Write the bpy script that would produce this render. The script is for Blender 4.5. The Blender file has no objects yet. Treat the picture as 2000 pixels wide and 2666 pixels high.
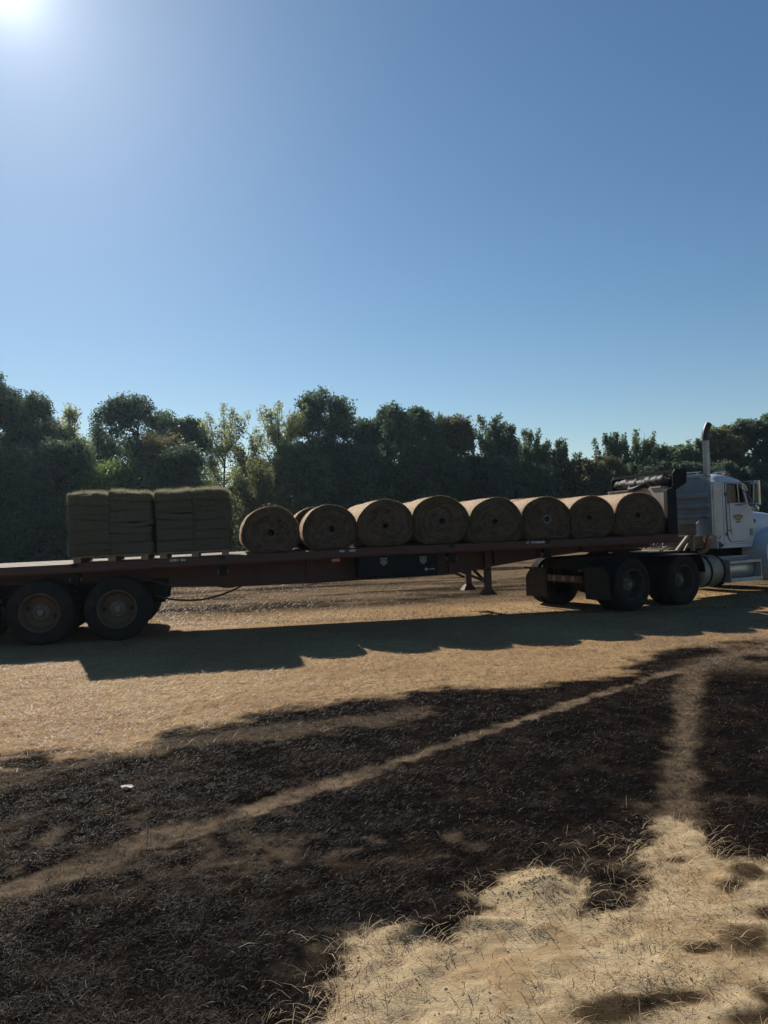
import bpy, bmesh, math, random
import numpy as np
from mathutils import Vector, Matrix, Euler
from mathutils.geometry import tessellate_polygon
R = math.radians
rng = np.random.default_rng(7)
random.seed(7)
scene = bpy.context.scene
col = scene.collection

# ------------------------------------------------------------------ camera, sky, sun, exposure
SUN_AZ, SUN_EL = R(-25.4), R(33.4)
cam_d = bpy.data.cameras.new('camera'); cam = bpy.data.objects.new('camera', cam_d); col.objects.link(cam)
cam_d.sensor_fit = 'HORIZONTAL'; cam_d.sensor_width = 36.0; cam_d.lens = 36.0
cam_d.clip_start = 0.05; cam_d.clip_end = 5000
cam.matrix_world = Matrix.Translation((0, 0, 1.75)) @ (Euler((R(90 + 1.09), 0, 0)).to_matrix() @ Matrix.Rotation(R(-1.8), 3, 'Z')).to_4x4()
scene.camera = cam
world = bpy.data.worlds.new('World'); scene.world = world; world.use_nodes = True
wn = world.node_tree; wn.nodes.clear()
sky = wn.nodes.new('ShaderNodeTexSky'); sky.sky_type = 'NISHITA'; sky.sun_disc = False
sky.sun_elevation = SUN_EL; sky.sun_rotation = SUN_AZ
sky.altitude = 0; sky.air_density = 1.0; sky.dust_density = 0.15; sky.ozone_density = 2.0
wb = wn.nodes.new('ShaderNodeBackground'); wb.inputs['Strength'].default_value = 0.06
wo = wn.nodes.new('ShaderNodeOutputWorld')
hs = wn.nodes.new('ShaderNodeHueSaturation'); hs.inputs['Saturation'].default_value = 1.16; hs.inputs['Hue'].default_value = .496
wn.links.new(sky.outputs[0], hs.inputs['Color']); 
# circumsolar aureole: falls off with the angle from the sun only
ge = wn.nodes.new('ShaderNodeTexCoord'); dp = wn.nodes.new('ShaderNodeVectorMath'); dp.operation = 'DOT_PRODUCT'
dp.inputs[1].default_value = (math.sin(SUN_AZ) * math.cos(SUN_EL), math.cos(SUN_AZ) * math.cos(SUN_EL), math.sin(SUN_EL))
wn.links.new(ge.outputs['Generated'], dp.inputs[0])
def wmath(op, a, b=None):
    n = wn.nodes.new('ShaderNodeMath'); n.operation = op
    for i, v in enumerate((a, b)):
        if v is None: continue
        if isinstance(v, float): n.inputs[i].default_value = v
        else: wn.links.new(v, n.inputs[i])
    return n.outputs[0]
ang = wmath('ARCCOSINE', wmath('MINIMUM', dp.outputs['Value'], .999999))
aur = wmath('ADD', wmath('MULTIPLY', wmath('EXPONENT', wmath('MULTIPLY', ang, -1 / R(1.4))), 12.0), wmath('MULTIPLY', wmath('EXPONENT', wmath('MULTIPLY', ang, -1 / R(4.0))), 2.4))
aw = wmath('MULTIPLY', wmath('EXPONENT', wmath('MULTIPLY', ang, -1 / R(11.0))), 2.4)
ac = wn.nodes.new('ShaderNodeVectorMath'); ac.operation = 'SCALE'; ac.inputs[0].default_value = (1.0, .98, .95); wn.links.new(aur, ac.inputs['Scale'])
sm = wn.nodes.new('ShaderNodeVectorMath'); sm.operation = 'ADD'; wn.links.new(hs.outputs[0], sm.inputs[0]); wn.links.new(ac.outputs[0], sm.inputs[1])
aw2 = wn.nodes.new('ShaderNodeVectorMath'); aw2.operation = 'SCALE'; aw2.inputs[0].default_value = (.6, .95, 1.2); wn.links.new(aw, aw2.inputs['Scale'])
sm2 = wn.nodes.new('ShaderNodeVectorMath'); sm2.operation = 'ADD'; wn.links.new(sm.outputs[0], sm2.inputs[0]); wn.links.new(aw2.outputs[0], sm2.inputs[1])
wn.links.new(sm2.outputs[0], wb.inputs[0]); wn.links.new(wb.outputs[0], wo.inputs[0])
sun_d = bpy.data.lights.new('sun', 'SUN'); sun_d.energy = 5.0; sun_d.angle = R(0.5); sun_d.color = (1.0, 0.93, 0.82)
sun = bpy.data.objects.new('sun', sun_d); col.objects.link(sun)
S = Vector((math.sin(SUN_AZ) * math.cos(SUN_EL), math.cos(SUN_AZ) * math.cos(SUN_EL), math.sin(SUN_EL)))
sun.rotation_euler = S.to_track_quat('Z', 'Y').to_euler(); sun.location = S * 60
vs = scene.view_settings; vs.view_transform = 'Standard'; vs.look = 'None'; vs.gamma = 1.0; vs.use_curve_mapping = False
vs.exposure = 0.45
scene.cycles.use_denoising = True
scene.cycles.denoising_prefilter = 'ACCURATE'
scene.cycles.max_bounces = 4; scene.cycles.volume_bounces = 0; scene.cycles.use_adaptive_sampling = False; scene.cycles.transparent_max_bounces = 8
scene.cycles.sample_clamp_indirect = 4.0

# ------------------------------------------------------------------ helpers
def tag(o, label=None, cat=None, group=None, kind=None):
    for k, v in (('label', label), ('category', cat), ('group', group), ('kind', kind)):
        if v: o[k] = v
    return o

def empty(name, loc=(0, 0, 0), rz=0.0, parent=None):
    o = bpy.data.objects.new(name, None); col.objects.link(o)
    o.location = loc; o.rotation_euler = (0, 0, rz); o.parent = parent; o.empty_display_size = .2
    return o

def link(name, me, mat=None, parent=None, loc=None, smooth=False, bevel=0):
    if mat and not me.materials: me.materials.append(mat)
    o = bpy.data.objects.new(name, me); col.objects.link(o); o.parent = parent
    if loc is not None: o.location = loc
    if smooth:
        me.polygons.foreach_set('use_smooth', [True] * len(me.polygons))
        if smooth == 'angle':
            me.set_sharp_from_angle(angle=R(38))
    if bevel:
        m = o.modifiers.new('bevel', 'BEVEL'); m.width = bevel; m.segments = 2; m.limit_method = 'ANGLE'; m.angle_limit = R(40)
    return o

def npmesh(name, V, F, colors=None):
    me = bpy.data.meshes.new(name)
    V = np.ascontiguousarray(V, dtype=np.float32); F = np.ascontiguousarray(F, dtype=np.int32)
    n, k = F.shape
    me.vertices.add(len(V)); me.vertices.foreach_set('co', V.ravel())
    me.loops.add(n * k); me.loops.foreach_set('vertex_index', F.ravel())
    me.polygons.add(n); me.polygons.foreach_set('loop_start', np.arange(n, dtype=np.int32) * k)
    me.update(calc_edges=True)
    if colors is not None:
        a = me.color_attributes.new('col', 'FLOAT_COLOR', 'POINT')
        c = np.ones((len(V), 4), dtype=np.float32); c[:, :3] = colors
        a.data.foreach_set('color', c.ravel())
    return me

class MB:
    def __init__(s): s.v = []; s.f = []
    def add(s, v, f):
        b = len(s.v); s.v += [tuple(p) for p in v]; s.f += [tuple(b + i for i in q) for q in f]; return s
    def box(s, x0, x1, y0, y1, z0, z1):
        return s.add([(x0,y0,z0),(x1,y0,z0),(x1,y1,z0),(x0,y1,z0),(x0,y0,z1),(x1,y0,z1),(x1,y1,z1),(x0,y1,z1)],
                     [(0,3,2,1),(4,5,6,7),(0,1,5,4),(1,2,6,5),(2,3,7,6),(3,0,4,7)])
    def bar(s, p0, p1, w, h=None, up=(0, 0, 1)):
        h = h or w; p0 = Vector(p0); p1 = Vector(p1); d = (p1 - p0).normalized()
        a = d.cross(Vector(up)); a = a.normalized() if a.length > 1e-4 else Vector((1, 0, 0)); b = a.cross(d)
        v = [p + a * (sx * w / 2) + b * (sy * h / 2) for p in (p0, p1) for sx, sy in ((-1,-1),(1,-1),(1,1),(-1,1))]
        return s.add(v, [(0,1,2,3),(7,6,5,4),(0,4,5,1),(1,5,6,2),(2,6,7,3),(3,7,4,0)])
    def prism(s, poly, axis, a, b, holes=()):
        # poly in the two other axes (x,z for 'y', y,z for 'x', x,y for 'z')
        def P(p, t): return {'y': (p[0], t, p[1]), 'x': (t, p[0], p[1]), 'z': (p[0], p[1], t)}[axis]
        loops = [list(poly)] + [list(h) for h in holes]
        flat = [p for l in loops for p in l]; n = len(flat)
        tris = tessellate_polygon([[Vector((p[0], p[1], 0)) for p in l] for l in loops])
        f = [tuple(t) for t in tris] + [tuple(i + n for i in reversed(t)) for t in tris]
        o = 0
        for l in loops:
            m = len(l)
            for i in range(m):
                j = (i + 1) % m; f.append((o + i, o + j, o + j + n, o + i + n))
            o += m
        s.add([P(p, a) for p in flat] + [P(p, b) for p in flat], f); s.fix = True; return s
    def tube(s, pts, r, n=8, caps=True):
        pts = [Vector(p) for p in pts]; m = len(pts)
        rs = r if isinstance(r, (list, tuple)) else [r] * m
        b = len(s.v); dd = pts[-1] - pts[0]; rf = min((Vector((1, 0, 0)), Vector((0, 1, 0)), Vector((0, 0, 1))), key=lambda q: max(abs((pts[i + 1] - pts[i]).normalized().dot(q)) for i in range(m - 1)))
        for i, p in enumerate(pts):
            d = (pts[min(i + 1, m - 1)] - pts[max(i - 1, 0)]).normalized()
            a = d.cross(rf).normalized(); c = a.cross(d)
            for k in range(n):
                t = 2 * math.pi * k / n; s.v.append(tuple(p + (a * math.cos(t) + c * math.sin(t)) * rs[i]))
        for i in range(m - 1):
            for k in range(n):
                q = b + i * n; s.f.append((q + k, q + n + k, q + n + (k + 1) % n, q + (k + 1) % n))
        if caps:
            s.f.append(tuple(b + k for k in range(n))); s.f.append(tuple(b + (m - 1) * n + k for k in reversed(range(n))))
        return s
    def lathe(s, prof, n=40, c=(0, 0, 0), axis='y', close=False):
        b = len(s.v); m = len(prof)
        for r, t in prof:
            for k in range(n):
                q = 2 * math.pi * k / n; u, w = r * math.cos(q), r * math.sin(q)
                p = {'y': (u, t, w), 'x': (t, u, w), 'z': (u, w, t)}[axis]
                s.v.append((c[0] + p[0], c[1] + p[1], c[2] + p[2]))
        for i in range(m if close else m - 1):
            j = (i + 1) % m
            for k in range(n):
                s.f.append((b + i * n + k, b + i * n + (k + 1) % n, b + j * n + (k + 1) % n, b + j * n + k))
        return s
    def build(s, name, mat, parent=None, loc=None, smooth=False, bevel=0):
        me = bpy.data.meshes.new(name); me.from_pydata(s.v, [], s.f); me.update()
        bm = bmesh.new(); bm.from_mesh(me); bmesh.ops.recalc_face_normals(bm, faces=bm.faces); bm.to_mesh(me); bm.free()
        return link(name, me, mat, parent, loc, smooth, bevel)

def round_poly(pts, r, n=4):
    out = []; m = len(pts)
    for i in range(m):
        p, a, b = Vector(pts[i]), Vector(pts[i - 1]), Vector(pts[(i + 1) % m])
        ra = min(r, (a - p).length * .45); rb = min(r, (b - p).length * .45)
        u = p + (a - p).normalized() * ra; w = p + (b - p).normalized() * rb
        for k in range(n + 1):
            t = k / n; out.append(tuple(u * (1 - t) ** 2 + p * 2 * t * (1 - t) + w * t * t))
    return out

# value noise
def _h(ix, iy, seed):
    n = (ix.astype(np.int64) * 374761393 + iy.astype(np.int64) * 668265263 + seed * 1442695041) & 0x7fffffff
    n = ((n ^ (n >> 13)) * 1274126177) & 0x7fffffff
    return ((n ^ (n >> 16)) & 0xffff) / 65535.0
def vnoise(x, y, seed=0):
    ix, iy = np.floor(x), np.floor(y); fx, fy = x - ix, y - iy
    fx = fx * fx * (3 - 2 * fx); fy = fy * fy * (3 - 2 * fy)
    a, b = _h(ix, iy, seed), _h(ix + 1, iy, seed); c, d = _h(ix, iy + 1, seed), _h(ix + 1, iy + 1, seed)
    return (a * (1 - fx) + b * fx) * (1 - fy) + (c * (1 - fx) + d * fx) * fy
def fbm(x, y, seed=0, oct=4):
    s = 0; a = .5; t = 0
    for o in range(oct):
        s = s + a * vnoise(x * 2 ** o + 17.3 * o, y * 2 ** o - 9.1 * o, seed + o); t += a; a *= .5
    return s / t
def sstep(a, b, x):
    t = np.clip((x - a) / (b - a), 0, 1); return t * t * (3 - 2 * t)

# ------------------------------------------------------------------ materials
def mat(name, c, rough=.6, metal=0.0, c2=None, scale=6.0, bump=0.0, bscale=None, spec=.5, detail=6, stretch=None, dirt=None, dirt_scale=2.0, attr=False):
    m = bpy.data.materials.new(name); m.use_nodes = True; t = m.node_tree; N = t.nodes; L = t.links
    b = N['Principled BSDF']; b.inputs['Roughness'].default_value = rough; b.inputs['Metallic'].default_value = metal
    b.inputs['Specular IOR Level'].default_value = spec
    tc = N.new('ShaderNodeTexCoord'); mp = N.new('ShaderNodeMapping'); L.new(tc.outputs['Object'], mp.inputs[0])
    if stretch: mp.inputs['Scale'].default_value = stretch
    nz = N.new('ShaderNodeTexNoise'); nz.inputs['Scale'].default_value = scale; nz.inputs['Detail'].default_value = detail
    nz.inputs['Roughness'].default_value = .65; L.new(mp.outputs[0], nz.inputs['Vector'])
    c2 = c2 or tuple(x * .75 for x in c)
    mx = N.new('ShaderNodeMix'); mx.data_type = 'RGBA'; mx.inputs['A'].default_value = (*c, 1); mx.inputs['B'].default_value = (*c2, 1)
    rp = N.new('ShaderNodeMapRange'); rp.inputs['From Min'].default_value = .35; rp.inputs['From Max'].default_value = .68
    L.new(nz.outputs['Fac'], rp.inputs['Value']); L.new(rp.outputs[0], mx.inputs['Factor']); out = mx.outputs['Result']
    if dirt:
        n2 = N.new('ShaderNodeTexNoise'); n2.inputs['Scale'].default_value = dirt_scale; n2.inputs['Detail'].default_value = 8
        n2.inputs['Roughness'].default_value = .7; L.new(tc.outputs['Object'], n2.inputs['Vector'])
        r2 = N.new('ShaderNodeMapRange'); r2.inputs['From Min'].default_value = .45; r2.inputs['From Max'].default_value = .75; r2.inputs['To Max'].default_value = .8
        L.new(n2.outputs['Fac'], r2.inputs['Value'])
        m2 = N.new('ShaderNodeMix'); m2.data_type = 'RGBA'; m2.inputs['B'].default_value = (*dirt, 1)
        L.new(r2.outputs[0], m2.inputs['Factor']); L.new(out, m2.inputs['A']); out = m2.outputs['Result']
    if attr:
        at = N.new('ShaderNodeAttribute'); at.attribute_name = 'col'
        m3 = N.new('ShaderNodeMix'); m3.data_type = 'RGBA'; m3.blend_type = 'MULTIPLY'; m3.inputs['Factor'].default_value = 1
        L.new(out, m3.inputs['A']); L.new(at.outputs['Color'], m3.inputs['B']); out = m3.outputs['Result']
    L.new(out, b.inputs['Base Color'])
    if bump:
        nb = N.new('ShaderNodeTexNoise'); nb.inputs['Scale'].default_value = bscale or scale * 3; nb.inputs['Detail'].default_value = 6
        L.new(mp.outputs[0], nb.inputs['Vector'])
        bp = N.new('ShaderNodeBump'); bp.inputs['Strength'].default_value = bump; bp.inputs['Distance'].default_value = .02
        L.new(nb.outputs['Fac'], bp.inputs['Height']); L.new(bp.outputs[0], b.inputs['Normal'])
    return m

def blade_mat(name, trans=.35, rough=.5, spec=.3, tmul=1.0):
    m = bpy.data.materials.new(name); m.use_nodes = True; t = m.node_tree; N = t.nodes; L = t.links
    b = N['Principled BSDF']; b.inputs['Roughness'].default_value = rough; b.inputs['Specular IOR Level'].default_value = spec
    at = N.new('ShaderNodeAttribute'); at.attribute_name = 'col'
    nz = N.new('ShaderNodeTexNoise'); nz.inputs['Scale'].default_value = 3.0
    tc = N.new('ShaderNodeTexCoord'); L.new(tc.outputs['Object'], nz.inputs['Vector'])
    rp = N.new('ShaderNodeMapRange'); rp.inputs['To Min'].default_value = .65; rp.inputs['To Max'].default_value = 1.35; L.new(nz.outputs['Fac'], rp.inputs['Value'])
    vm = N.new('ShaderNodeVectorMath'); vm.operation = 'SCALE'; L.new(at.outputs['Color'], vm.inputs[0]); L.new(rp.outputs[0], vm.inputs['Scale'])
    L.new(vm.outputs[0], b.inputs['Base Color'])
    tr = N.new('ShaderNodeBsdfTranslucent')
    v2 = N.new('ShaderNodeVectorMath'); v2.operation = 'SCALE'; v2.inputs['Scale'].default_value = tmul; L.new(vm.outputs[0], v2.inputs[0]); L.new(v2.outputs[0], tr.inputs['Color'])
    mx = N.new('ShaderNodeMixShader'); mx.inputs[0].default_value = trans
    L.new(b.outputs[0], mx.inputs[1]); L.new(tr.outputs[0], mx.inputs[2]); L.new(mx.outputs[0], N['Material Output'].inputs['Surface'])
    return m

M = {}
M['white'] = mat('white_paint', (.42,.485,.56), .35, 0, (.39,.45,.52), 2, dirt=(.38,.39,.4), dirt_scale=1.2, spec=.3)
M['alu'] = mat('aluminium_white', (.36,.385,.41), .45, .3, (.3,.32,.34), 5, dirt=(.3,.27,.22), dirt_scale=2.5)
M['dusty_alu'] = mat('dusty_aluminium', (.3,.27,.22), .55, .3, (.2,.17,.13), 4, dirt=(.14,.11,.075), dirt_scale=3)
M['tank'] = mat('tank_metal', (.5,.5,.5), .35, .6, (.4,.4,.4), 4, dirt=(.25,.22,.18), dirt_scale=2)
M['chrome'] = mat('chrome', (.38,.38,.39), .22, 1.0, (.28,.28,.29), 6)
M['stack'] = mat('dull_stack_steel', (.2,.21,.22), .28, 1.0, (.14,.145,.15), 6)
M['soot'] = mat('sooty_steel', (.05,.05,.055), .5, .6, (.03,.03,.03), 10)
M['black'] = mat('black_paint', (.006,.007,.009), .6, 0, (.01,.01,.012), 5, dirt=(.016,.014,.012), dirt_scale=3, spec=.15)
M['matte'] = mat('matte_black_sheet', (.005,.005,.006), .95, 0, (.008,.008,.009), 5, spec=.02)
M['frame'] = mat('dirty_black_frame', (.008,.008,.008), .75, 0, (.016,.014,.012), 7, dirt=(.026,.021,.016), dirt_scale=3, spec=.15)
M['rubber'] = mat('tyre_rubber', (.015,.0148,.0148), .85, 0, (.024,.022,.02), 9, bump=.2, bscale=40, dirt=(.042,.035,.028), dirt_scale=4, spec=.15)
M['rim'] = mat('rusty_rim', (.1,.075,.052), .7, 0, (.13,.08,.05), 8, bump=.2, dirt=(.05,.03,.019), dirt_scale=5, spec=.2)
M['rim_dark'] = mat('dirty_steel_rim', (.035,.03,.026), .65, .1, (.07,.058,.046), 8, bump=.2, spec=.25)
M['hub'] = mat('dusty_hub', (.22,.2,.17), .6, .3, (.12,.1,.08), 10, bump=.2)
M['red'] = mat('faded_red_paint', (.075,.014,.011), .6, 0, (.05,.016,.013), 4, dirt=(.05,.03,.022), dirt_scale=5, bump=.1)
M['rail'] = mat('rusty_red_rail', (.085,.026,.019), .7, 0, (.05,.021,.016), 6, dirt=(.06,.042,.033), dirt_scale=7, bump=.2, stretch=(.4,2,2))
M['plank'] = mat('weathered_plank', (.3,.23,.16), .8, 0, (.17,.125,.085), 5, bump=.4, stretch=(.3,4,4), dirt=(.1,.075,.05), dirt_scale=6)
M['palletwood'] = mat('pallet_wood', (.26,.2,.13), .8, 0, (.15,.11,.07), 7, bump=.4, stretch=(1,5,5))
M['greypanel'] = mat('scuffed_grey_panel', (.27,.235,.2), .55, .2, (.19,.165,.14), 3, dirt=(.1,.085,.07), dirt_scale=4, bump=.1)
M['flap'] = mat('muddy_rubber_flap', (.045,.04,.03), .85, 0, (.028,.025,.02), 5, bump=.2, dirt=(.06,.05,.037), dirt_scale=3, spec=.15)
M['tarp'] = mat('black_tarp', (.016,.016,.018), .6, 0, (.022,.022,.024), 8, bump=.2, bscale=25, spec=.12)
M['amber'] = mat('amber_lens', (.55,.16,.02), .3)
M['redlens'] = mat('red_lens', (.1,.018,.014), .4, 0, (.08,.03,.022), 9)
M['paleLens'] = mat('dusty_clear_lens', (.2,.15,.13), .5)
M['tape'] = mat('worn_reflective_tape', (.5,.5,.5), .5, 0, (.12,.1,.1), 26, detail=3)
M['cream'] = mat('cream_plate', (.28,.25,.18), .5, 0, (.22,.2,.14), 20)
M['ink'] = mat('dark_ink', (.02,.02,.03), .5)
M['yellow'] = mat('gold_lettering', (.42,.29,.04), .5, 0, (.36,.24,.03), 9)
M['beige'] = mat('dusty_beige_paint', (.22,.18,.125), .7, 0, (.15,.12,.085), 6, bump=.15)
M['hose'] = mat('black_hose', (.03,.024,.02), .5, 0, (.05,.035,.025), 12)
M['copper'] = mat('rusty_pipe', (.22,.09,.045), .5, .4, (.14,.07,.04), 8)
M['pipe'] = mat('plastic_core_pipe', (.085,.09,.095), .6, 0, (.06,.065,.07), 9)
M['pipe_pale'] = mat('pale_core_pipe', (.26,.28,.28), .5, 0, (.2,.21,.22), 9)
M['hole'] = mat('dark_core', (.018,.016,.014), .9)
M['bark'] = mat('bark', (.07,.055,.042), .9, 0, (.045,.036,.028), 6, bump=.5, stretch=(1,1,.3))
M['paper'] = mat('pale_scrap', (.62,.56,.46), .8, 0, (.5,.45,.36), 12)
M['clod'] = mat('sand_clod', (.6,.45,.25), .95, 0, (.48,.35,.2), 9, bump=.6)
M['slab'] = mat('sod_slab', (.088,.088,.058), .95, 0, (.052,.052,.036), 30, bump=.6, bscale=70, stretch=(.5,1,1.6))
M['rollside'] = mat('sod_thatch', (.46,.32,.19), .9, 0, (.26,.17,.095), 26, bump=.4, bscale=60, stretch=(1,.45,1), dirt=(.2,.135,.075), dirt_scale=6)
M['rollend'] = mat('sod_roll_end', (.15,.112,.078), .95, 0, (.08,.06,.043), 34, bump=.8, bscale=80, attr=True, spec=.1)
M['fibre'] = blade_mat('sod_fibre', .4, .6, .2, 1.3)
M['leaf'] = blade_mat('leaf', .5, .55, .2, 1.5)
M['burnt'] = blade_mat('burnt_grass', .1, .55, .03)
M['straw'] = blade_mat('dry_straw', .3, .55, .15)
g = bpy.data.materials.new('window_glass'); g.use_nodes = True; _t = g.node_tree; _t.nodes.clear()
_o = _t.nodes.new('ShaderNodeOutputMaterial'); _m = _t.nodes.new('ShaderNodeMixShader'); _a = _t.nodes.new('ShaderNodeBsdfTransparent'); _g = _t.nodes.new('ShaderNodeBsdfGlossy')
_n = _t.nodes.new('ShaderNodeTexNoise'); _r = _t.nodes.new('ShaderNodeMapRange'); _r.inputs['To Min'].default_value = .05; _r.inputs['To Max'].default_value = .12
_t.links.new(_n.outputs['Fac'], _r.inputs['Value']); _t.links.new(_r.outputs[0], _g.inputs['Roughness'])
_a.inputs['Color'].default_value = (.72, .78, .76, 1); _f = _t.nodes.new('ShaderNodeFresnel'); _f.inputs['IOR'].default_value = 1.45
_t.links.new(_f.outputs[0], _m.inputs[0]); _t.links.new(_a.outputs[0], _m.inputs[1]); _t.links.new(_g.outputs[0], _m.inputs[2]); _t.links.new(_m.outputs[0], _o.inputs[0])
M['glass'] = g
m = bpy.data.materials.new('mirror_glass'); m.use_nodes = True; _b = m.node_tree.nodes['Principled BSDF']
_b.inputs['Base Color'].default_value = (.7,.72,.74,1); _b.inputs['Metallic'].default_value = 1; _b.inputs['Roughness'].default_value = .06
M['mirror'] = m

# ------------------------------------------------------------------ ground
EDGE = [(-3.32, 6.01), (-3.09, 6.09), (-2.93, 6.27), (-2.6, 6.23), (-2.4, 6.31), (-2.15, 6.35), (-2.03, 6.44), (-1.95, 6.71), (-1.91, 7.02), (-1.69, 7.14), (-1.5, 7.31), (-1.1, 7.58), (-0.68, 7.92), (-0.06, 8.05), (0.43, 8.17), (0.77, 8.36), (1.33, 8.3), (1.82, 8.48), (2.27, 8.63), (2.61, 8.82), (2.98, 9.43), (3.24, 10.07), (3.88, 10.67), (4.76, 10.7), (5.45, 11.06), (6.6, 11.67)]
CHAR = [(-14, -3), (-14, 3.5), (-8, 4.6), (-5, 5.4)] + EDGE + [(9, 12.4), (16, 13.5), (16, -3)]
UPBAND = [(-2.78, 5.29), (-3.02, 5.75), (-2.91, 5.74), (-2.56, 5.93), (-2.12, 6.25), (-1.94, 6.53), (-1.42, 6.88), (-0.06, 7.3), (0.39, 7.43), (0.36, 7.07), (-0.06, 6.79), (-1.14, 6.44), (-1.68, 6.3), (-2.14, 6.0), (-2.47, 5.7)]
TRACK = [(-3.5, 2.7), (-2.05, 3.8), (-1.98, 3.88), (-1.8, 4.0), (-1.61, 4.13), (-1.44, 4.35), (-1.12, 4.66), (-0.75, 5.02), (-0.47, 5.26), (-0.06, 5.68), (0.21, 5.94), (0.72, 6.47), (1.43, 7.11), (2.02, 7.7), (2.88, 8.51), (3.87, 9.35), (5.11, 10.38), (6.47, 11.44), (9, 13)]
STRIP = [(2.9, 7.9), (2.33, 6.5), (1.82, 5.23), (1.68, 4.89), (1.49, 4.45), (1.55, 4.28), (1.75, 4.26), (1.82, 4.49), (1.99, 4.99), (2.26, 5.72), (2.71, 6.69), (3.17, 7.86), (3.92, 9.34), (3.55, 9.25)]
SAND = [(1.46, 4.4), (1.63, 4.54), (1.74, 4.33), (1.69, 4.11), (1.64, 3.95), (1.88, 3.9), (2.35, 3.84), (3.2, 3.2), (3.2, 1), (1.59, .6), (0.97, .5), (0.46, .5), (-0.12, 1.2), (-0.36, 2.6), (-0.35, 2.75), (-0.33, 2.84), (-0.3, 2.95), (-0.25, 3.04), (-0.21, 3.15), (-0.17, 3.31), (-0.12, 3.36), (-0.06, 3.38), (0.06, 3.34), (0.19, 3.3), (0.28, 3.39), (0.3, 3.47), (0.39, 3.55), (0.33, 3.69), (0.45, 3.76), (0.58, 3.82), (0.69, 3.86), (0.8, 3.85), (0.92, 3.74), (0.92, 3.6), (0.86, 3.48), (0.93, 3.45), (1.06, 3.53), (1.15, 3.68), (1.23, 3.87), (1.23, 4.03), (1.41, 4.26)]
DARKP = [(1.73, 3.81, .12, .13), (1.59, 3.67, .10, .07), (1.45, 3.19, .17, .14), (1.24, 3.15, .09, .06), (.74, 2.79, .17, .11), (1.33, 2.8, .07, .13), (1.0, 2.84, .13, .06), (.35, 3.56, .06, .045), (1.66, 3.4, .12, .08), (1.25, 2.7, .18, .06), (1.42, 3.95, .08, .05)]

def sdist(px, py, poly):
    d = np.full(px.shape, 1e9); ins = np.zeros(px.shape, bool); n = len(poly)
    for i in range(n):
        ax, ay = poly[i]; bx, by = poly[(i + 1) % n]; ex, ey = bx - ax, by - ay
        t = np.clip(((px - ax) * ex + (py - ay) * ey) / (ex * ex + ey * ey + 1e-12), 0, 1)
        d = np.minimum(d, np.hypot(px - ax - t * ex, py - ay - t * ey))
        ins ^= ((ay > py) != (by > py)) & (px < (bx - ax) * (py - ay) / (by - ay + 1e-12) + ax)
    return np.where(ins, d, -d)
def pdist(px, py, pl):
    d = np.full(px.shape, 1e9)
    for (ax, ay), (bx, by) in zip(pl[:-1], pl[1:]):
        ex, ey = bx - ax, by - ay
        t = np.clip(((px - ax) * ex + (py - ay) * ey) / (ex * ex + ey * ey), 0, 1)
        d = np.minimum(d, np.hypot(px - ax - t * ex, py - ay - t * ey))
    return d

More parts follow.
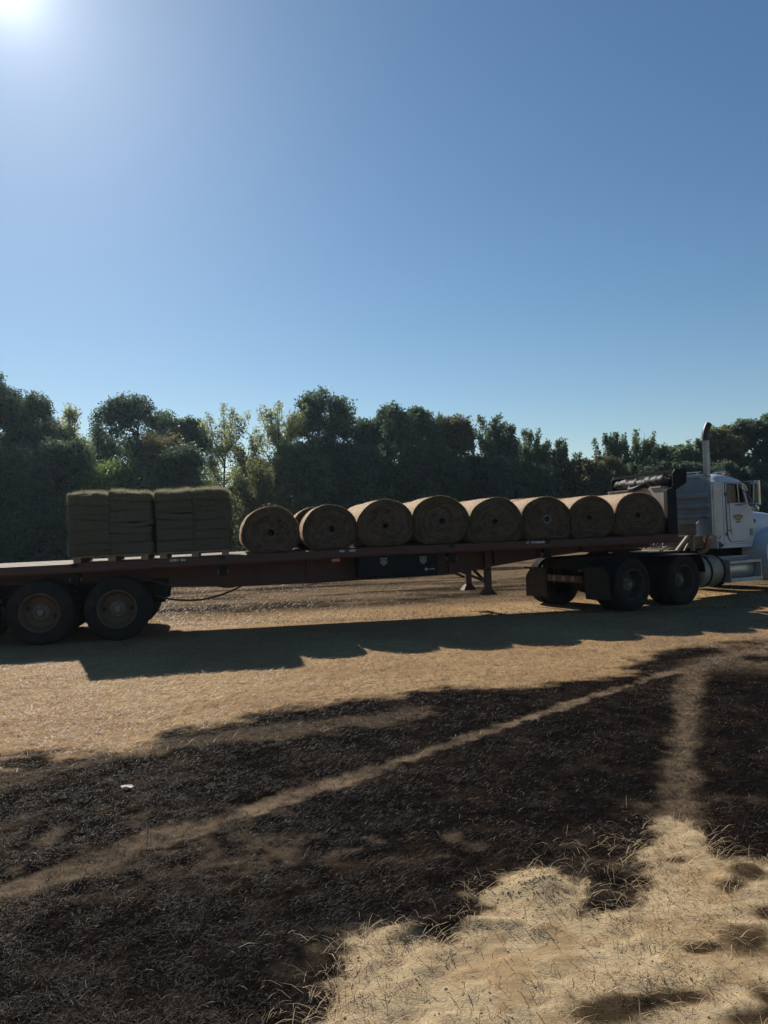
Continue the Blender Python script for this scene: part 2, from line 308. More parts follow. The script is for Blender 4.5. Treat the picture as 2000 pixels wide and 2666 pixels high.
def masks(x, y):
    """char (burnt turf), sand, packed track, height: functions of world position only"""
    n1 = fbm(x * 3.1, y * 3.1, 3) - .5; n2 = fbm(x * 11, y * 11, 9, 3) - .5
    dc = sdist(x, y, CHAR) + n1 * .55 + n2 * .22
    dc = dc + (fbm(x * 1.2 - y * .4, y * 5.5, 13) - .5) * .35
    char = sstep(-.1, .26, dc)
    up = sstep(-.06, .1, sdist(x, y, UPBAND) + n1 * .3 + n2 * .15) * .55
    w = np.interp(y, [3, 4, 5, 6.5, 8, 10], [.15, .125, .095, .08, .065, .12])
    td = pdist(x, y, TRACK) + n1 * .13 + n2 * .13
    tr = 1 - sstep(w * .55, w * 1.25, td)
    st = sstep(-.05, .09, sdist(x, y, STRIP) + n1 * .14 + n2 * .12)
    fan = sstep(0, 1, (x - 2.6) / 2.2) * sstep(8.2, 9.4, y) * sstep(.35, .62, fbm(x * 1.3, y * 1.6, 31)) * .8
    bl = sstep(.56, .72, fbm(x * 1.25 + 4, y * 2.1, 21)) * .5 * sstep(6.2, 4.2, y)
    for cx, cy, rx, ry, k in ((-.75, 4.12, .45, .2, .55), (-1.95, 4.5, .35, .3, .6), (-1.9, 4.0, .3, .2, .7), (-.2, 3.25, .2, .12, .5), (-.05, 4.3, .3, .12, .4)):
        bl = np.maximum(bl, k * np.exp(-(((x - cx) / rx) ** 2 + ((y - cy) / ry) ** 2)) * sstep(.3, .6, fbm(x * 6, y * 9, 41)) * 1.3)
    bl = bl * sstep(.4, .7, fbm(x * 9 + 2, y * 9, 43)) * .7; tr = tr * (.3 + .95 * fbm(x * 2.6, y * 2.6, 45))
    track = np.clip(np.maximum.reduce([tr, st * .6, up * .7, fan, bl]), 0, 1)
    sd = sdist(x, y, SAND) + n1 * .16 + n2 * .16
    sand = sstep(-.03, .06, sd)
    mot = sstep(.49, .63, .6 * fbm(x * 3.3 + 5, y * 4.2, 121) + .4 * fbm(x * 13, y * 15, 127)) * sstep(-.3, .6, x + (3.2 - y) * .2)
    sand0 = sand; sand = sand * (1 - .75 * mot * sstep(.0, .2, sd))
    for cx, cy, rx, ry in DARKP:
        q = np.hypot((x - cx) / rx, (y - cy) / ry) + n1 * .9 + n2 * .8
        sand = sand * sstep(.5, 1.35, q); sand0 = sand0 * (.12 + .88 * sstep(.5, 1.35, q))
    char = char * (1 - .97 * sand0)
    # field behind the trailer: streaks of burnt thatch
    bx = x * .96 + y * .2; by = -x * .2 + y * .98
    far = sstep(15.2, 17.5, by)
    sk = sstep(.36, .62, .6 * fbm(bx * .16, by * .5, 51) + .4 * fbm(bx * .7, by * 2.4, 57))
    char = np.maximum(char, far * (.55 + .4 * sk))
    track = np.where(by > 15, track * 0 + far * (1 - sk) * .45, track)
    # heights
    near = sstep(16, 10, y)
    hgt = ((fbm(x * 5, y * 5, 71) - .5) * .03 + (fbm(x * 15, y * 15, 77, 2) - .5) * .014) * near * (1 - .35 * sand)
    hgt = hgt + (fbm(x * .5, y * .5, 61) - .5) * .05 * near * sstep(11.5, 9, y)
    hgt = hgt - .014 * np.exp(-(pdist(x, y, TRACK) / .14) ** 2) * near - .012 * sstep(-.1, .15, sdist(x, y, STRIP))
    md = np.exp(-(((x - .68) / .2) ** 2 + ((y - 3.72) / .13) ** 2))
    hgt = hgt + md * (.05 + .024 * (fbm(x * 30, y * 30, 88, 3) - .5))
    hgt = hgt + sand * ((fbm(x * 24, y * 24, 91, 2) - .5) * .014 + (fbm(x * 8 + 3, y * 8, 95, 4) - .5) * .03 - .012 * sstep(.62, .75, fbm(x * 6, y * 6, 97, 2)))
    # ridge of pushed-up sand with tyre lug prints
    hgt = hgt + .035 * np.exp(-((y - 3.36 - .05 * np.sin(x * 6)) / .05) ** 2) * sstep(-.2, .1, x) * sstep(.75, .4, x)
    lug = np.exp(-(((x - 1.12) / .15) ** 2 + ((y - 3.0) / .13) ** 2)) * (np.sin((x * .8 + y) * 130) > 0) * (np.sin((x - y * .3) * 150) > -.2)
    hgt = hgt + sand * lug * .014
    return char, sand, track, hgt

def axis_lines(segs):
    out = []
    for a, b, s in segs: out += list(np.arange(a, b, s))
    return out
gx = [-900, -500, -280, -160, -100, -65, -45, -32, -24, -18] + axis_lines([(-14, -6, .25), (-6, -3, .08), (-3, 3.2, .026), (3.2, 6.5, .07), (6.5, 14, .22)]) + [14, 18, 24, 32, 45, 65, 100, 160, 280, 500, 900]
gy = [-600, -200, -60, -20, -6, -2, 0, 1.2] + axis_lines([(1.8, 2.5, .08), (2.5, 5.2, .02), (5.2, 9, .045), (9, 14, .1), (14, 30, .3), (30, 60, 1.5)]) + [60, 75, 95, 130, 190, 300, 500, 900, 1600]
GX, GY = np.meshgrid(np.array(gx), np.array(gy))
fx, fy = GX.ravel(), GY.ravel()
ch, sa, tk, hg = masks(fx, fy)
nx, ny = len(gx), len(gy)
ii = (np.arange(ny - 1)[:, None] * nx + np.arange(nx - 1)[None, :]).ravel()
gme = npmesh('ground', np.stack([fx, fy, hg], 1), np.stack([ii, ii + 1, ii + nx + 1, ii + nx], 1), np.stack([ch, sa, tk], 1))
gm = bpy.data.materials.new('field_ground'); gm.use_nodes = True; N = gm.node_tree.nodes; L = gm.node_tree.links; B = N['Principled BSDF']
B.inputs['Roughness'].default_value = .9; B.inputs['Specular IOR Level'].default_value = .0
at = N.new('ShaderNodeAttribute'); at.attribute_name = 'col'; sp = N.new('ShaderNodeSeparateColor'); L.new(at.outputs['Color'], sp.inputs[0])
tc = N.new('ShaderNodeTexCoord')
def noise(scale, detail=6, rough=.65, st=None, rot=0):
    mp = N.new('ShaderNodeMapping'); L.new(tc.outputs['Object'], mp.inputs[0])
    if st: mp.inputs['Scale'].default_value = st
    mp.inputs['Rotation'].default_value = (0, 0, rot)
    n = N.new('ShaderNodeTexNoise'); n.inputs['Scale'].default_value = scale; n.inputs['Detail'].default_value = detail; n.inputs['Roughness'].default_value = rough
    L.new(mp.outputs[0], n.inputs['Vector']); return n.outputs['Fac']
def rng_(v, a, b, c=0., d=1.):
    r = N.new('ShaderNodeMapRange'); r.inputs['From Min'].default_value = a; r.inputs['From Max'].default_value = b; r.inputs['To Min'].default_value = c; r.inputs['To Max'].default_value = d
    L.new(v, r.inputs['Value']); return r.outputs[0]
def mixc(f, a, b):
    x = N.new('ShaderNodeMix'); x.data_type = 'RGBA'
    L.new(f, x.inputs['Factor'])
    for s, v in (('A', a), ('B', b)):
        if isinstance(v, tuple): x.inputs[s].default_value = (*v, 1)
        else: L.new(v, x.inputs[s])
    return x.outputs['Result']
fine = noise(28, 8, .75); med = noise(3.2, 6); strk = noise(9, 6, .7, (.5, 2.2, 1), R(11)); big = noise(.5, 4)
straw = mixc(rng_(strk, .36, .66), (.47,.325,.175), (.26,.175,.092))
straw = mixc(rng_(big, .42, .62), straw, mixc(rng_(fine, .35, .65), (.39,.25,.13), (.21,.13,.068)))
sandc = mixc(rng_(fine, .35, .7), (.5,.385,.235), (.37,.285,.175))
sandc = mixc(rng_(noise(16, 7, .75), .5, .68, 0, .7), sandc, (.26,.19,.115))
sandc = mixc(rng_(med, .5, .75), sandc, (.33,.25,.155))
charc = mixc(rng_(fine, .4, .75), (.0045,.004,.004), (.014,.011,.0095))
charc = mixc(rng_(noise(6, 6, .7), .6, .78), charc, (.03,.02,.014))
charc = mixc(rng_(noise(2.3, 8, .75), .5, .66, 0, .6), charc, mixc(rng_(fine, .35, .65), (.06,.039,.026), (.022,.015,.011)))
pack = mixc(rng_(fine, .35, .7), (.26,.19,.125), (.14,.1,.068))
tf = rng_(sp.outputs['Blue'], 0, 1); 
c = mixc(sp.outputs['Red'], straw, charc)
mt = N.new('ShaderNodeMath'); mt.operation = 'MULTIPLY'; L.new(sp.outputs['Blue'], mt.inputs[0]); L.new(rng_(noise(14, 6, .7), .3, .55, .25, 1), mt.inputs[1])
c = mixc(mt.outputs[0], c, pack)
c = mixc(sp.outputs['Green'], c, sandc)
L.new(c, B.inputs['Base Color'])
bp = N.new('ShaderNodeBump'); bp.inputs['Strength'].default_value = .6; bp.inputs['Distance'].default_value = .012
add = N.new('ShaderNodeMath'); add.operation = 'ADD'; L.new(noise(55, 8, .8), add.inputs[0]); L.new(strk, add.inputs[1])
gr = N.new('ShaderNodeMath'); gr.operation = 'MULTIPLY_ADD'; L.new(noise(130, 4, .6), gr.inputs[0]); L.new(sp.outputs['Green'], gr.inputs[1]); L.new(add.outputs[0], gr.inputs[2])
L.new(gr.outputs[0], bp.inputs['Height']); L.new(bp.outputs[0], B.inputs['Normal'])
ground = link('ground', gme, gm, smooth=True); tag(ground, kind='structure')

# ------------------------------------------------------------------ blades of grass and straw
def make_blades(name, P, yaw, lean, length, width, colors, material, bend=.5, label=None, cat=None, parent=None):
    n = len(P); d = np.stack([np.cos(yaw), np.sin(yaw)], 1); s = np.stack([-np.sin(yaw), np.cos(yaw)], 1)
    def pt(f, tilt):
        q = np.empty((n, 3)); q[:, :2] = P[:, :2] + d * (length * f * np.sin(tilt))[:, None]; q[:, 2] = P[:, 2] + length * f * np.cos(tilt); return q
    side = np.zeros((n, 3)); side[:, :2] = s * (width / 2)[:, None]
    m_ = pt(.5, lean * (1 - bend * .6)); t_ = pt(1, lean)
    V = np.empty((n, 5, 3)); V[:, 0] = P - side; V[:, 1] = P + side; V[:, 2] = m_ + side * .8; V[:, 3] = m_ - side * .8; V[:, 4] = t_
    b = np.arange(n)[:, None] * 5
    F = np.concatenate([b + np.array([[0, 1, 2]]), b + np.array([[0, 2, 3]]), b + np.array([[3, 2, 4]])])
    me = npmesh(name, V.reshape(-1, 3), F, np.repeat(colors, 5, 0))
    o = link(name, me, material, parent)
    return tag(o, label, cat, kind='stuff')
def scatter(n, x0, x1, y0, y1, power=1.0, seed=1):
    r = np.random.default_rng(seed)
    y = y0 + (y1 - y0) * r.random(n) ** power
    half0, half1 = x0, x1
    k = (y - y0) / (y1 - y0); hl = half0 + (half1 - half0) * k
    return (r.random(n) * 2 - 1) * hl, y, r
# burnt turf
x, y, r = scatter(430000, 1.9, 6.6, 2.45, 11.6, 1.3, 11)
ch, sa, tk, hg = masks(x, y)
keep = r.random(len(x)) < ch * (1 - .75 * tk) * (.25 + 1.1 * fbm(x * 2.2, y * 2.2, 101)) * (.3 + 1.3 * sstep(.3, .65, fbm(x * 9, y * 9, 103, 3)))
x, y, hg, tk = x[keep], y[keep], hg[keep], tk[keep]; n = len(x)
ln = r.uniform(.015, .06, n); wd = r.uniform(.0014, .0028, n) * np.interp(y, [3, 9], [1, 2.2])
t = r.random(n); pat = fbm(x * 1.5, y * 2, 107)
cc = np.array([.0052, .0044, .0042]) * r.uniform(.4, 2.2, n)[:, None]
br = r.random(n) < .75 * sstep(.45, .6, fbm(x * 1.1 + 7, y * 1.5, 109)); cc[br] = np.array([.055, .036, .024]) * r.uniform(.2, 1.5, br.sum())[:, None]
grey = (t > .92); tan = t < .02 + .06 * sstep(.5, .7, pat)
cc[grey] = np.array([.075, .066, .06]) * r.uniform(.3, 1.4, grey.sum())[:, None]
cc[tan] = np.array([.34, .245, .145]) * r.uniform(.3, 1.1, tan.sum())[:, None]
pz = np.zeros(n)
for cx, cy, rx, ry in DARKP: pz = np.maximum(pz, np.exp(-((x - cx) / (rx * 1.4)) ** 2 - ((y - cy) / (ry * 1.4)) ** 2))
ln = ln * (1 - .6 * pz); pk_ = (r.random(n) < .5 * pz); cc[pk_] = np.array([.2, .145, .08]) * r.uniform(.2, 1, pk_.sum())[:, None]
make_blades('burnt_grass', np.stack([x, y, hg - .004], 1), r.random(n) * 6.28, r.uniform(1.05, 1.56, n), ln, wd, cc, M['burnt'], .25, 'charred black grass stubble covering the foreground', 'grass')
# straw on the pale band, on the tracks and behind the trailer
x, y, r = scatter(170000, 3.4, 9.5, 5.6, 15, .85, 12)
ch, sa, tk, hg = masks(x, y)
keep = r.random(len(x)) < np.clip((1 - ch) * .95 + tk * .12, 0, 1) * (.4 + .9 * fbm(x * 3, y * 3, 111)) * (1 - sa)
x, y, hg = x[keep], y[keep], hg[keep]; n = len(x)
cc = np.array([.5, .345, .195]) * r.uniform(.2, 1.15, n)[:, None]; rd = r.random(n) < .3; cc[rd] *= np.array([.8, .62, .5])
make_blades('straw_stubble', np.stack([x, y, hg - .003], 1), r.normal(R(10), 1.0, n) + np.pi * (r.random(n) < .5), r.uniform(1.2, 1.56, n), r.uniform(.04, .13, n), r.uniform(.0025, .0055, n), cc, M['straw'], .2, 'trampled pale straw stubble beside the parked trailer', 'straw')
x, y, r = scatter(60000, 9, 26, 14.5, 40, 1.4, 13)
ch, sa, tk, hg = masks(x, y); n = len(x)
cc = np.array([.3, .215, .13]) * r.uniform(.1, 1.1, n)[:, None]; dk = r.random(n) < .85 * ch; cc[dk] *= .12
make_blades('field_stubble', np.stack([x, y, hg - .003], 1), r.random(n) * 6.28, r.uniform(1.15, 1.52, n), r.uniform(.05, .15, n), r.uniform(.006, .014, n), cc, M['straw'], .2, 'sparse scorched stubble in the field beyond the trailer', 'stubble')
# long loose straw on the sand and along its rim
x, y, r = scatter(60000, 1.7, 2.6, 2.45, 4.9, 1.0, 14)
ch, sa, tk, hg = masks(x, y); rim = np.exp(-((sdist(x, y, SAND) - .02) / .07) ** 2)
hot = 0
for cx, cy, rx, ry in ((.0, 3.2, .22, .13), (.75, 3.5, .25, .1), (.55, 3.33, .5, .06), (1.35, 3.75, .3, .45), (1.5, 4.1, .2, .3), (-.2, 2.85, .18, .2), (.9, 2.97, .35, .1), (1.1, 3.3, .4, .2)):
    hot = np.maximum(hot, np.exp(-(((x - cx) / rx) ** 2 + ((y - cy) / ry) ** 2)))
keep = r.random(len(x)) < np.clip(sa * .06 + rim * .1 + hot * .3, 0, 1)
x, y, hg = x[keep], y[keep], hg[keep]; n = len(x)
cc = np.array([.6, .43, .25]) * r.uniform(.4, 1.15, n)[:, None]
make_blades('loose_straw', np.stack([x, y, hg + r.uniform(-.004, .012, n)], 1), r.random(n) * 6.28, r.uniform(1.12, 1.6, n), r.uniform(.03, .13, n), r.uniform(.0014, .0034, n), cc, M['straw'], .3, 'loose dry straw scattered over the bare sand', 'straw')

# clods of sand, as one loose mass
mb = MB(); r = np.random.default_rng(21)
cxy = np.where(r.random((700, 1)) < .35, r.normal([.68, 3.7], [.14, .09], (700, 2)), r.uniform([-.3, 2.6], [1.6, 4.2], (700, 2)))
c_, s_, t_, h_ = masks(cxy[:, 0], cxy[:, 1])
for (cx, cy), sk_, hz_ in zip(cxy, s_, h_):
    if sk_ < .5: continue
    q = r.uniform(.002, .006) * (1.7 if r.random() < .05 else 1)
    o = np.array([[1,0,0],[-1,0,0],[0,1,0],[0,-1,0],[0,0,.8],[0,0,-.8]]) * q * r.uniform(.7, 1.3, (6, 3)) + [cx, cy, hz_ + q * .3]
    mb.add(o, [(0,2,4),(2,1,4),(1,3,4),(3,0,4),(2,0,5),(1,2,5),(3,1,5),(0,3,5)])
tag(mb.build('sand_clods', M['clod'], smooth=True), 'small sand crumbs on the pale sand mound', 'sand', kind='stuff')

# pale scrap
mb = MB(); base = []
for k, (a, q) in enumerate(zip(np.linspace(0, 6.28, 9)[:-1], (1, .8, 1.1, .7, 1, .9, .75, 1.05))):
    base.append((-1.81 + .045 * q * math.cos(a), 5.27 + .03 * q * math.sin(a)))
mb.prism(base, 'z', .022, .028)
for i, p in enumerate(mb.v): mb.v[i] = (p[0], p[1], p[2] + .015 * abs(math.sin(i * 1.9)))
tag(mb.build('scrap', M['paper']), 'small pale scrap lying on the charred grass at the left', 'scrap')

# ------------------------------------------------------------------ wheels (axis along local y, outer face at y = 0)
def tyre_mesh(name, Rt, rr, w, blocks=54):
    mb = MB(); h = Rt - rr
    prof = [(rr, .03), (rr + .02, .012), (rr + h * .35, -.004), (rr + h * .55, -.006), (rr + h * .8, .006), (Rt - .03, .018), (Rt - .012, .03)]
    prof += [(Rt - .012, w - .03), (Rt - .03, w - .018), (rr + h * .8, w - .006), (rr + h * .5, w + .004), (rr + .02, w - .012), (rr, w - .03)]
    mb.lathe(prof, 56, close=True)
    ribs = 4; rw = (w - .05) / ribs
    for j in range(ribs):
        y0 = .025 + j * rw + .006; y1 = y0 + rw - .012
        for k in range(blocks):
            a0 = 2 * math.pi * (k + .08 + .5 * (j % 2)) / blocks; a1 = 2 * math.pi * (k + .88 + .5 * (j % 2)) / blocks
            v = [(q * math.cos(a), yy, q * math.sin(a)) for q in (Rt - .014, Rt) for a in (a0, a1) for yy in (y0, y1)]
            mb.add(v, [(4,6,7,5),(0,4,5,1),(2,3,7,6),(0,2,6,4),(1,5,7,3)])
    return mb
def make_wheel(parent, loc, Rt, rr, outward, rimmat, dual=True, cup=.16, style=0, shared={}):
    key = (Rt, rr, style, rimmat)
    if key not in shared:
        mt_ = tyre_mesh('tyre', Rt, rr, .27)
        rim = MB()
        # flange, barrel, dished disc
        rim.lathe([(rr + .012, .02), (rr + .016, .005), (rr - .004, 0), (rr - .016, .015), (rr - .03, .05), (rr - .05, cup * .75), (rr * .8, cup * .95), (rr * .62, cup), (rr * .5, cup - .015), (.02, cup - .012)], 40)
        rim.lathe([(rr + .012, .02), (rr - .02, .26)], 40)
        for k in range(2 if style == 0 else 5):
            a = k * 2 * math.pi / (2 if style == 0 else 5) + .5
            c0 = Vector((math.cos(a) * rr * .77, cup * .9, math.sin(a) * rr * .77))
        hub = MB()
        hub.lathe([(rr * .42, cup + .01), (rr * .42, cup - .03), (rr * .38, cup - .038), (rr * .24, cup - .035), (rr * .22, cup - .09), (rr * .17, cup - .11), (.012, cup - .115)], 28)
        hub.lathe([(.02, cup - .11), (.02, cup - .125), (.002, cup - .126)], 10)
        for k in range(10):
            a = 2 * math.pi * k / 10; cx, cz = math.cos(a) * rr * .33, math.sin(a) * rr * .33
            hub.lathe([(.021, cup - .03), (.021, cup - .065), (.013, cup - .075), (.001, cup - .076)], 6, (cx, 0, cz))
        hh = MB()
        for k in range(2 if style == 0 else 5):
            a = k * 2 * math.pi / (2 if style == 0 else 5) + .5; cx, cz = math.cos(a) * rr * .72, math.sin(a) * rr * .72
            hh.lathe([(.04, cup * .985 - .012), (.034, cup * .985 - .012), (.03, cup * .985 - .006), (.001, cup * .985 - .006)], 14, (cx, 0, cz))
        P = empty('proto')
        a = mt_.build('tyre', M['rubber'], P, smooth='angle'); b = rim.build('wheel', M[rimmat], P, smooth='angle')
        c = hub.build('hub', M['hub'], P, smooth='angle'); d = hh.build('hand_hole', M['hole'], P)
        shared[key] = (a.data, b.data, c.data, d.data)
        for o in (a, b, c, d, P): bpy.data.objects.remove(o)
    ty, ri, hu, hd = shared[key]
    w = link('wheel', ri, None, parent, loc)
    spin = random.uniform(0, 6.28)
    w.rotation_euler = (0, spin, 0) if outward else (0, spin, math.pi)
    for k in range(2 if dual else 1):
        link('tyre', ty, None, w, (0, .32 * k, 0))
    link('hub', hu, None, w); link('hand_hole', hd, None, w)
    return w

# ------------------------------------------------------------------ trailer
TH = R(11.5)
trailer = empty('flatbed_trailer', (-5.634, 12.465, 0), TH)
tag(trailer, 'long worn red flatbed trailer loaded with sod rolls and sod stacks', 'trailer')
dx = [-3, -.57, .6, 3.06, 5.73, 8.62, 11.46, 12.2]; dz = [1.26, 1.285, 1.3, 1.335, 1.385, 1.4, 1.425, 1.43]
def deck(x): return float(np.interp(x, dx, dz))
X0, X1 = -2.6, 11.5
xs = list(np.linspace(X0, X1, 25))
def sweep(mb, prof, xs=xs, off=deck):
    b = len(mb.v); n = len(prof)
    for x in xs:
        z = off(x)
        for yy, zz in prof: mb.v.append((x, yy, z + zz))
    for i in range(len(xs) - 1):
        for k in range(n):
            j = (k + 1) % n; mb.f.append((b + i * n + k, b + i * n + j, b + (i + 1) * n + j, b + (i + 1) * n + k))
    mb.f.append(tuple(b + k for k in range(n))); mb.f.append(tuple(b + (len(xs) - 1) * n + k for k in reversed(range(n))))
    return mb
NP = 14; pw = 2.36 / NP
for k in range(NP):
    y0 = .07 + k * pw; dzp = random.uniform(-.006, .004)
    sweep(MB(), [(y0 + .004, -.035), (y0 + pw - .004, -.035), (y0 + pw - .004, dzp), (y0 + .004, dzp)]).build('deck_plank', M['plank'], trailer)
for s in (0, 1):
    f = (lambda yy: yy) if s == 0 else (lambda yy: 2.5 - yy)
    prof = [(.0, .0), (.068, .0), (.068, -.15), (.05, -.155), (.03, -.15), (.03, -.135), (.012, -.13), (.012, -.075), (-.004, -.07), (-.004, -.05), (0, -.045)]
    sweep(MB(), [(f(a), b) for a, b in prof]).build('side_rail', M['rail'], trailer)
    # flat rub rail on stand-off spools
    prof = [(-.022, -.06), (-.034, -.06), (-.034, -.125), (-.022, -.125)]
    rr_ = sweep(MB(), [(f(a), b) for a, b in prof]).build('rub_rail', M['rail'], trailer)
    for x in np.arange(X0 + .2, X1, .61): MB().box(x - .03, x + .03, *sorted((f(-.0215), f(.0115))), deck(x) - .122, deck(x) - .064).build('stake_pocket', M['rail'], rr_)
for x in np.arange(X0 + .3, X1 - .1, .6):
    z = deck(x); MB().box(x - .03, x + .03, .075, 2.42, z - .13, z - .045).build('cross_member', M['frame'], trailer)
bt = [(-2.4, 1.13), (-2.4, 1.0), (1.7, .95), (2.05, .83), (3.3, .785), (4.7, .79), (7.05, .83), (8.43, 1.01), (9.0, 1.08), (9.75, 1.15), (11.3, 1.2), (11.3, 1.29)]
for yb in (.7, 1.78):
    top = [(x, deck(x) - .132) for x in (11.3, 8.6, 5.7, 3.06, .6, -2.4)]
    b = MB().prism(bt[1:-1] + top, 'y', yb, yb + .02).build('main_beam', M['red'], trailer)
    mb = MB()
    for (xa, za), (xb, zb) in zip(bt[1:-2], bt[2:-1]): mb.bar((xa, yb + .01, za - .012), (xb, yb + .01, zb - .012), .15, .024)
    mb.build('beam_flange', M['red'], b)
    for x in np.arange(-1.9, 11, .9):
        zb = np.interp(x, [p[0] for p in bt[1:-1]], [p[1] for p in bt[1:-1]]); MB().box(x - .006, x + .006, yb - .065, yb - .0005, zb + .01, deck(x) - .14).build('stiffener', M['red'], b)
    mb = MB().prism([(10.1, 1.14), (11.2, 1.18), (11.2, 1.29), (10.1, 1.27)], 'y', .75, 1.75) if yb < 1 else None
    if mb: mb.build('upper_coupler_plate', M['frame'], trailer)
# toolbox
tb = MB().box(5.27, 6.71, .03, .5, .845, 1.235).build('toolbox', M['black'], trailer, bevel=.01)
MB().box(5.30, 6.68, .014, .0295, .875, 1.222).build('toolbox_door', M['black'], tb, bevel=.006)
for x in (5.72, 6.44):
    sh = [(-.056, .06), (.056, .06), (.056, -.035), (0, -.075), (-.056, -.035)]
    p = MB().prism([(x + a, 1.135 + b) for a, b in sh], 'y', .004, .0135).build('latch', M['cream'], tb)
    q = MB().prism([(x + a * .72, 1.142 + b * .62) for a, b in sh[:3] + [sh[4]]], 'y', .0015, .0035).build('latch', M['ink'], tb)
    MB().box(x - .018, x + .018, -.006, .001, 1.12, 1.165).build('latch', M['cream'], tb)
    MB().box(x - .034, x + .034, -.003, .001, 1.098, 1.112).build('latch', M['ink'], tb)
mb = MB(); 
for x in (6.15, 6.27): mb.box(x - .012, x + .012, .0, .0135, 1.12, 1.235)
mb.box(6.155, 6.265, -.004, .008, 1.14, 1.152); mb.build('handle', M['frame'], tb)
mb = MB(); mb.lathe([(.026, .0132), (.026, .0105), (.001, .0104)], 14, (6.49, 0, .965))
xq = 6.528
for k in range(9):
    wq = (.009, .011, .009, .012, .009, .01, .011, .009, .01)[k]; mb.box(xq, xq + wq, .0105, .0135, .957, .979); xq += wq + .0035
mb.build('maker_label', M['tape'], tb)
# lamps, tape, winches
mb = MB(); mb.prism(round_poly([(4.80, 1.165), (4.94, 1.165), (4.94, 1.215), (4.80, 1.215)], .024), 'y', .03, .07); mb.build('marker_lamp', M['amber'], trailer, bevel=.006)
MB().box(4.78, 4.96, .071, .09, 1.13, 1.25).build('lamp_bracket', M['red'], trailer)
for xa, xb in ((4.93, 5.02), (5.10, 5.22), (8.40, 8.455), (8.50, 8.78), (8.80, 8.86), (2.06, 2.21), (2.24, 2.32)):
    xm = (xa + xb) / 2; zt = deck(xm)
    MB().box(xa, xb, -.008, -.0045, zt - .046, zt - .006).build('reflective_tape', M['tape'], trailer)
for xw in (-1.7, .56, 2.93, 6.98, 8.82):
    zt = deck(xw) - .16
    w = MB().prism(round_poly([(xw - .075, zt), (xw + .075, zt), (xw + .06, zt - .17), (xw - .06, zt - .17)], .02), 'y', .0, .16).build('winch', M['frame'], trailer, bevel=.006)
    MB().tube([(xw - .095, .08, zt - .1), (xw + .095, .08, zt - .1)], .035, 10).build('spool', M['hub'], w)
    MB().box(xw - .045, xw + .045, -.014, -.004, zt + .06, zt + .16).build('strap', M['frame'], w)
# id plate outline
pl = MB().box(4.43, 4.66, .684, .698, .98, 1.05).build('id_plate', M['red'], trailer)
MB().box(4.445, 4.645, .68, .6835, .99, 1.04).build('plate_face', M['rail'], pl)
# landing gear
for yl in (.6, 1.82):
    l = MB().box(7.78, 7.9, yl - .06, yl + .06, .46, deck(7.8) - .14).build('landing_leg', M['rail'], trailer, bevel=.008)
    MB().box(7.8, 7.88, yl - .04, yl + .04, .42, .46).build('inner_leg', M['hub'], l)
    ft = MB(); ft.add([(7.7, yl - .14, .4), (7.98, yl - .14, .4), (7.98, yl + .14, .4), (7.7, yl + .14, .4), (7.79, yl - .05, .53), (7.89, yl - .05, .53), (7.89, yl + .05, .53), (7.79, yl + .05, .53)],
        [(0,3,2,1),(4,5,6,7),(0,1,5,4),(1,2,6,5),(2,3,7,6),(3,0,4,7)]); ft.build('foot', M['rail'], l)
    MB().bar((7.76, yl, .66), (7.25, yl + .05, .9), .05).build('brace', M['rail'], trailer)
MB().bar((7.82, .66, .62), (7.82, 1.76, .95), .045).build('brace', M['rail'], trailer)
MB().tube([(7.84, .5, .88), (7.84, 1.85, .88)], .022, 8).build('crank_shaft', M['frame'], trailer)
# axles, wheels, suspension
for xa in (-1.24, 0, 1.2):
    MB().tube([(xa, .5, .525), (xa, 2.0, .525)], .065, 10).build('axle', M['frame'], trailer)
    make_wheel(trailer, (xa, 0, .525), .527, .305, True, 'rim')
    make_wheel(trailer, (xa, 2.5, .525), .527, .305, False, 'rim')
for xa in (-1.86, -.62, .6, 1.84):
    for yb in (.71, 1.79): MB().prism([(xa - .16, .97), (xa + .16, .97), (xa + .08, .55), (xa - .08, .55)], 'y', yb - .05, yb + .05).build('hanger', M['frame'], trailer)
for yb in (.71, 1.79):
    for xc in (-1.24, 0, 1.2): MB().prism([(xc - .55, .6), (xc, .68), (xc + .55, .6), (xc + .55, .64), (xc, .77), (xc - .55, .64)], 'y', yb - .04, yb + .04).build('leaf_spring', M['frame'], trailer)
def sag(p, q, d, n=14):
    p, q = Vector(p), Vector(q); return [p.lerp(q, i / n) - Vector((0, 0, d * 4 * (i / n) * (1 - i / n))) for i in range(n + 1)]
MB().tube(sag((1.75, .6, .68), (3.35, .78, .82), .19), .017, 8).build('air_hose', M['hose'], trailer, smooth=True)
MB().tube(sag((2.7, .8, .84), (3.3, .82, .82), .085), .013, 8).build('air_hose', M['hose'], trailer, smooth=True)
MB().tube(sag((2.75, .9, .84), (3.25, .92, .82), .055), .012, 8).build('air_hose', M['hose'], trailer, smooth=True)
for xx in (2.0, 2.06): MB().tube([(xx, .66, .86), (xx + .015, .65, .66)], .004, 5).build('hanging_wire', M['hose'], trailer)
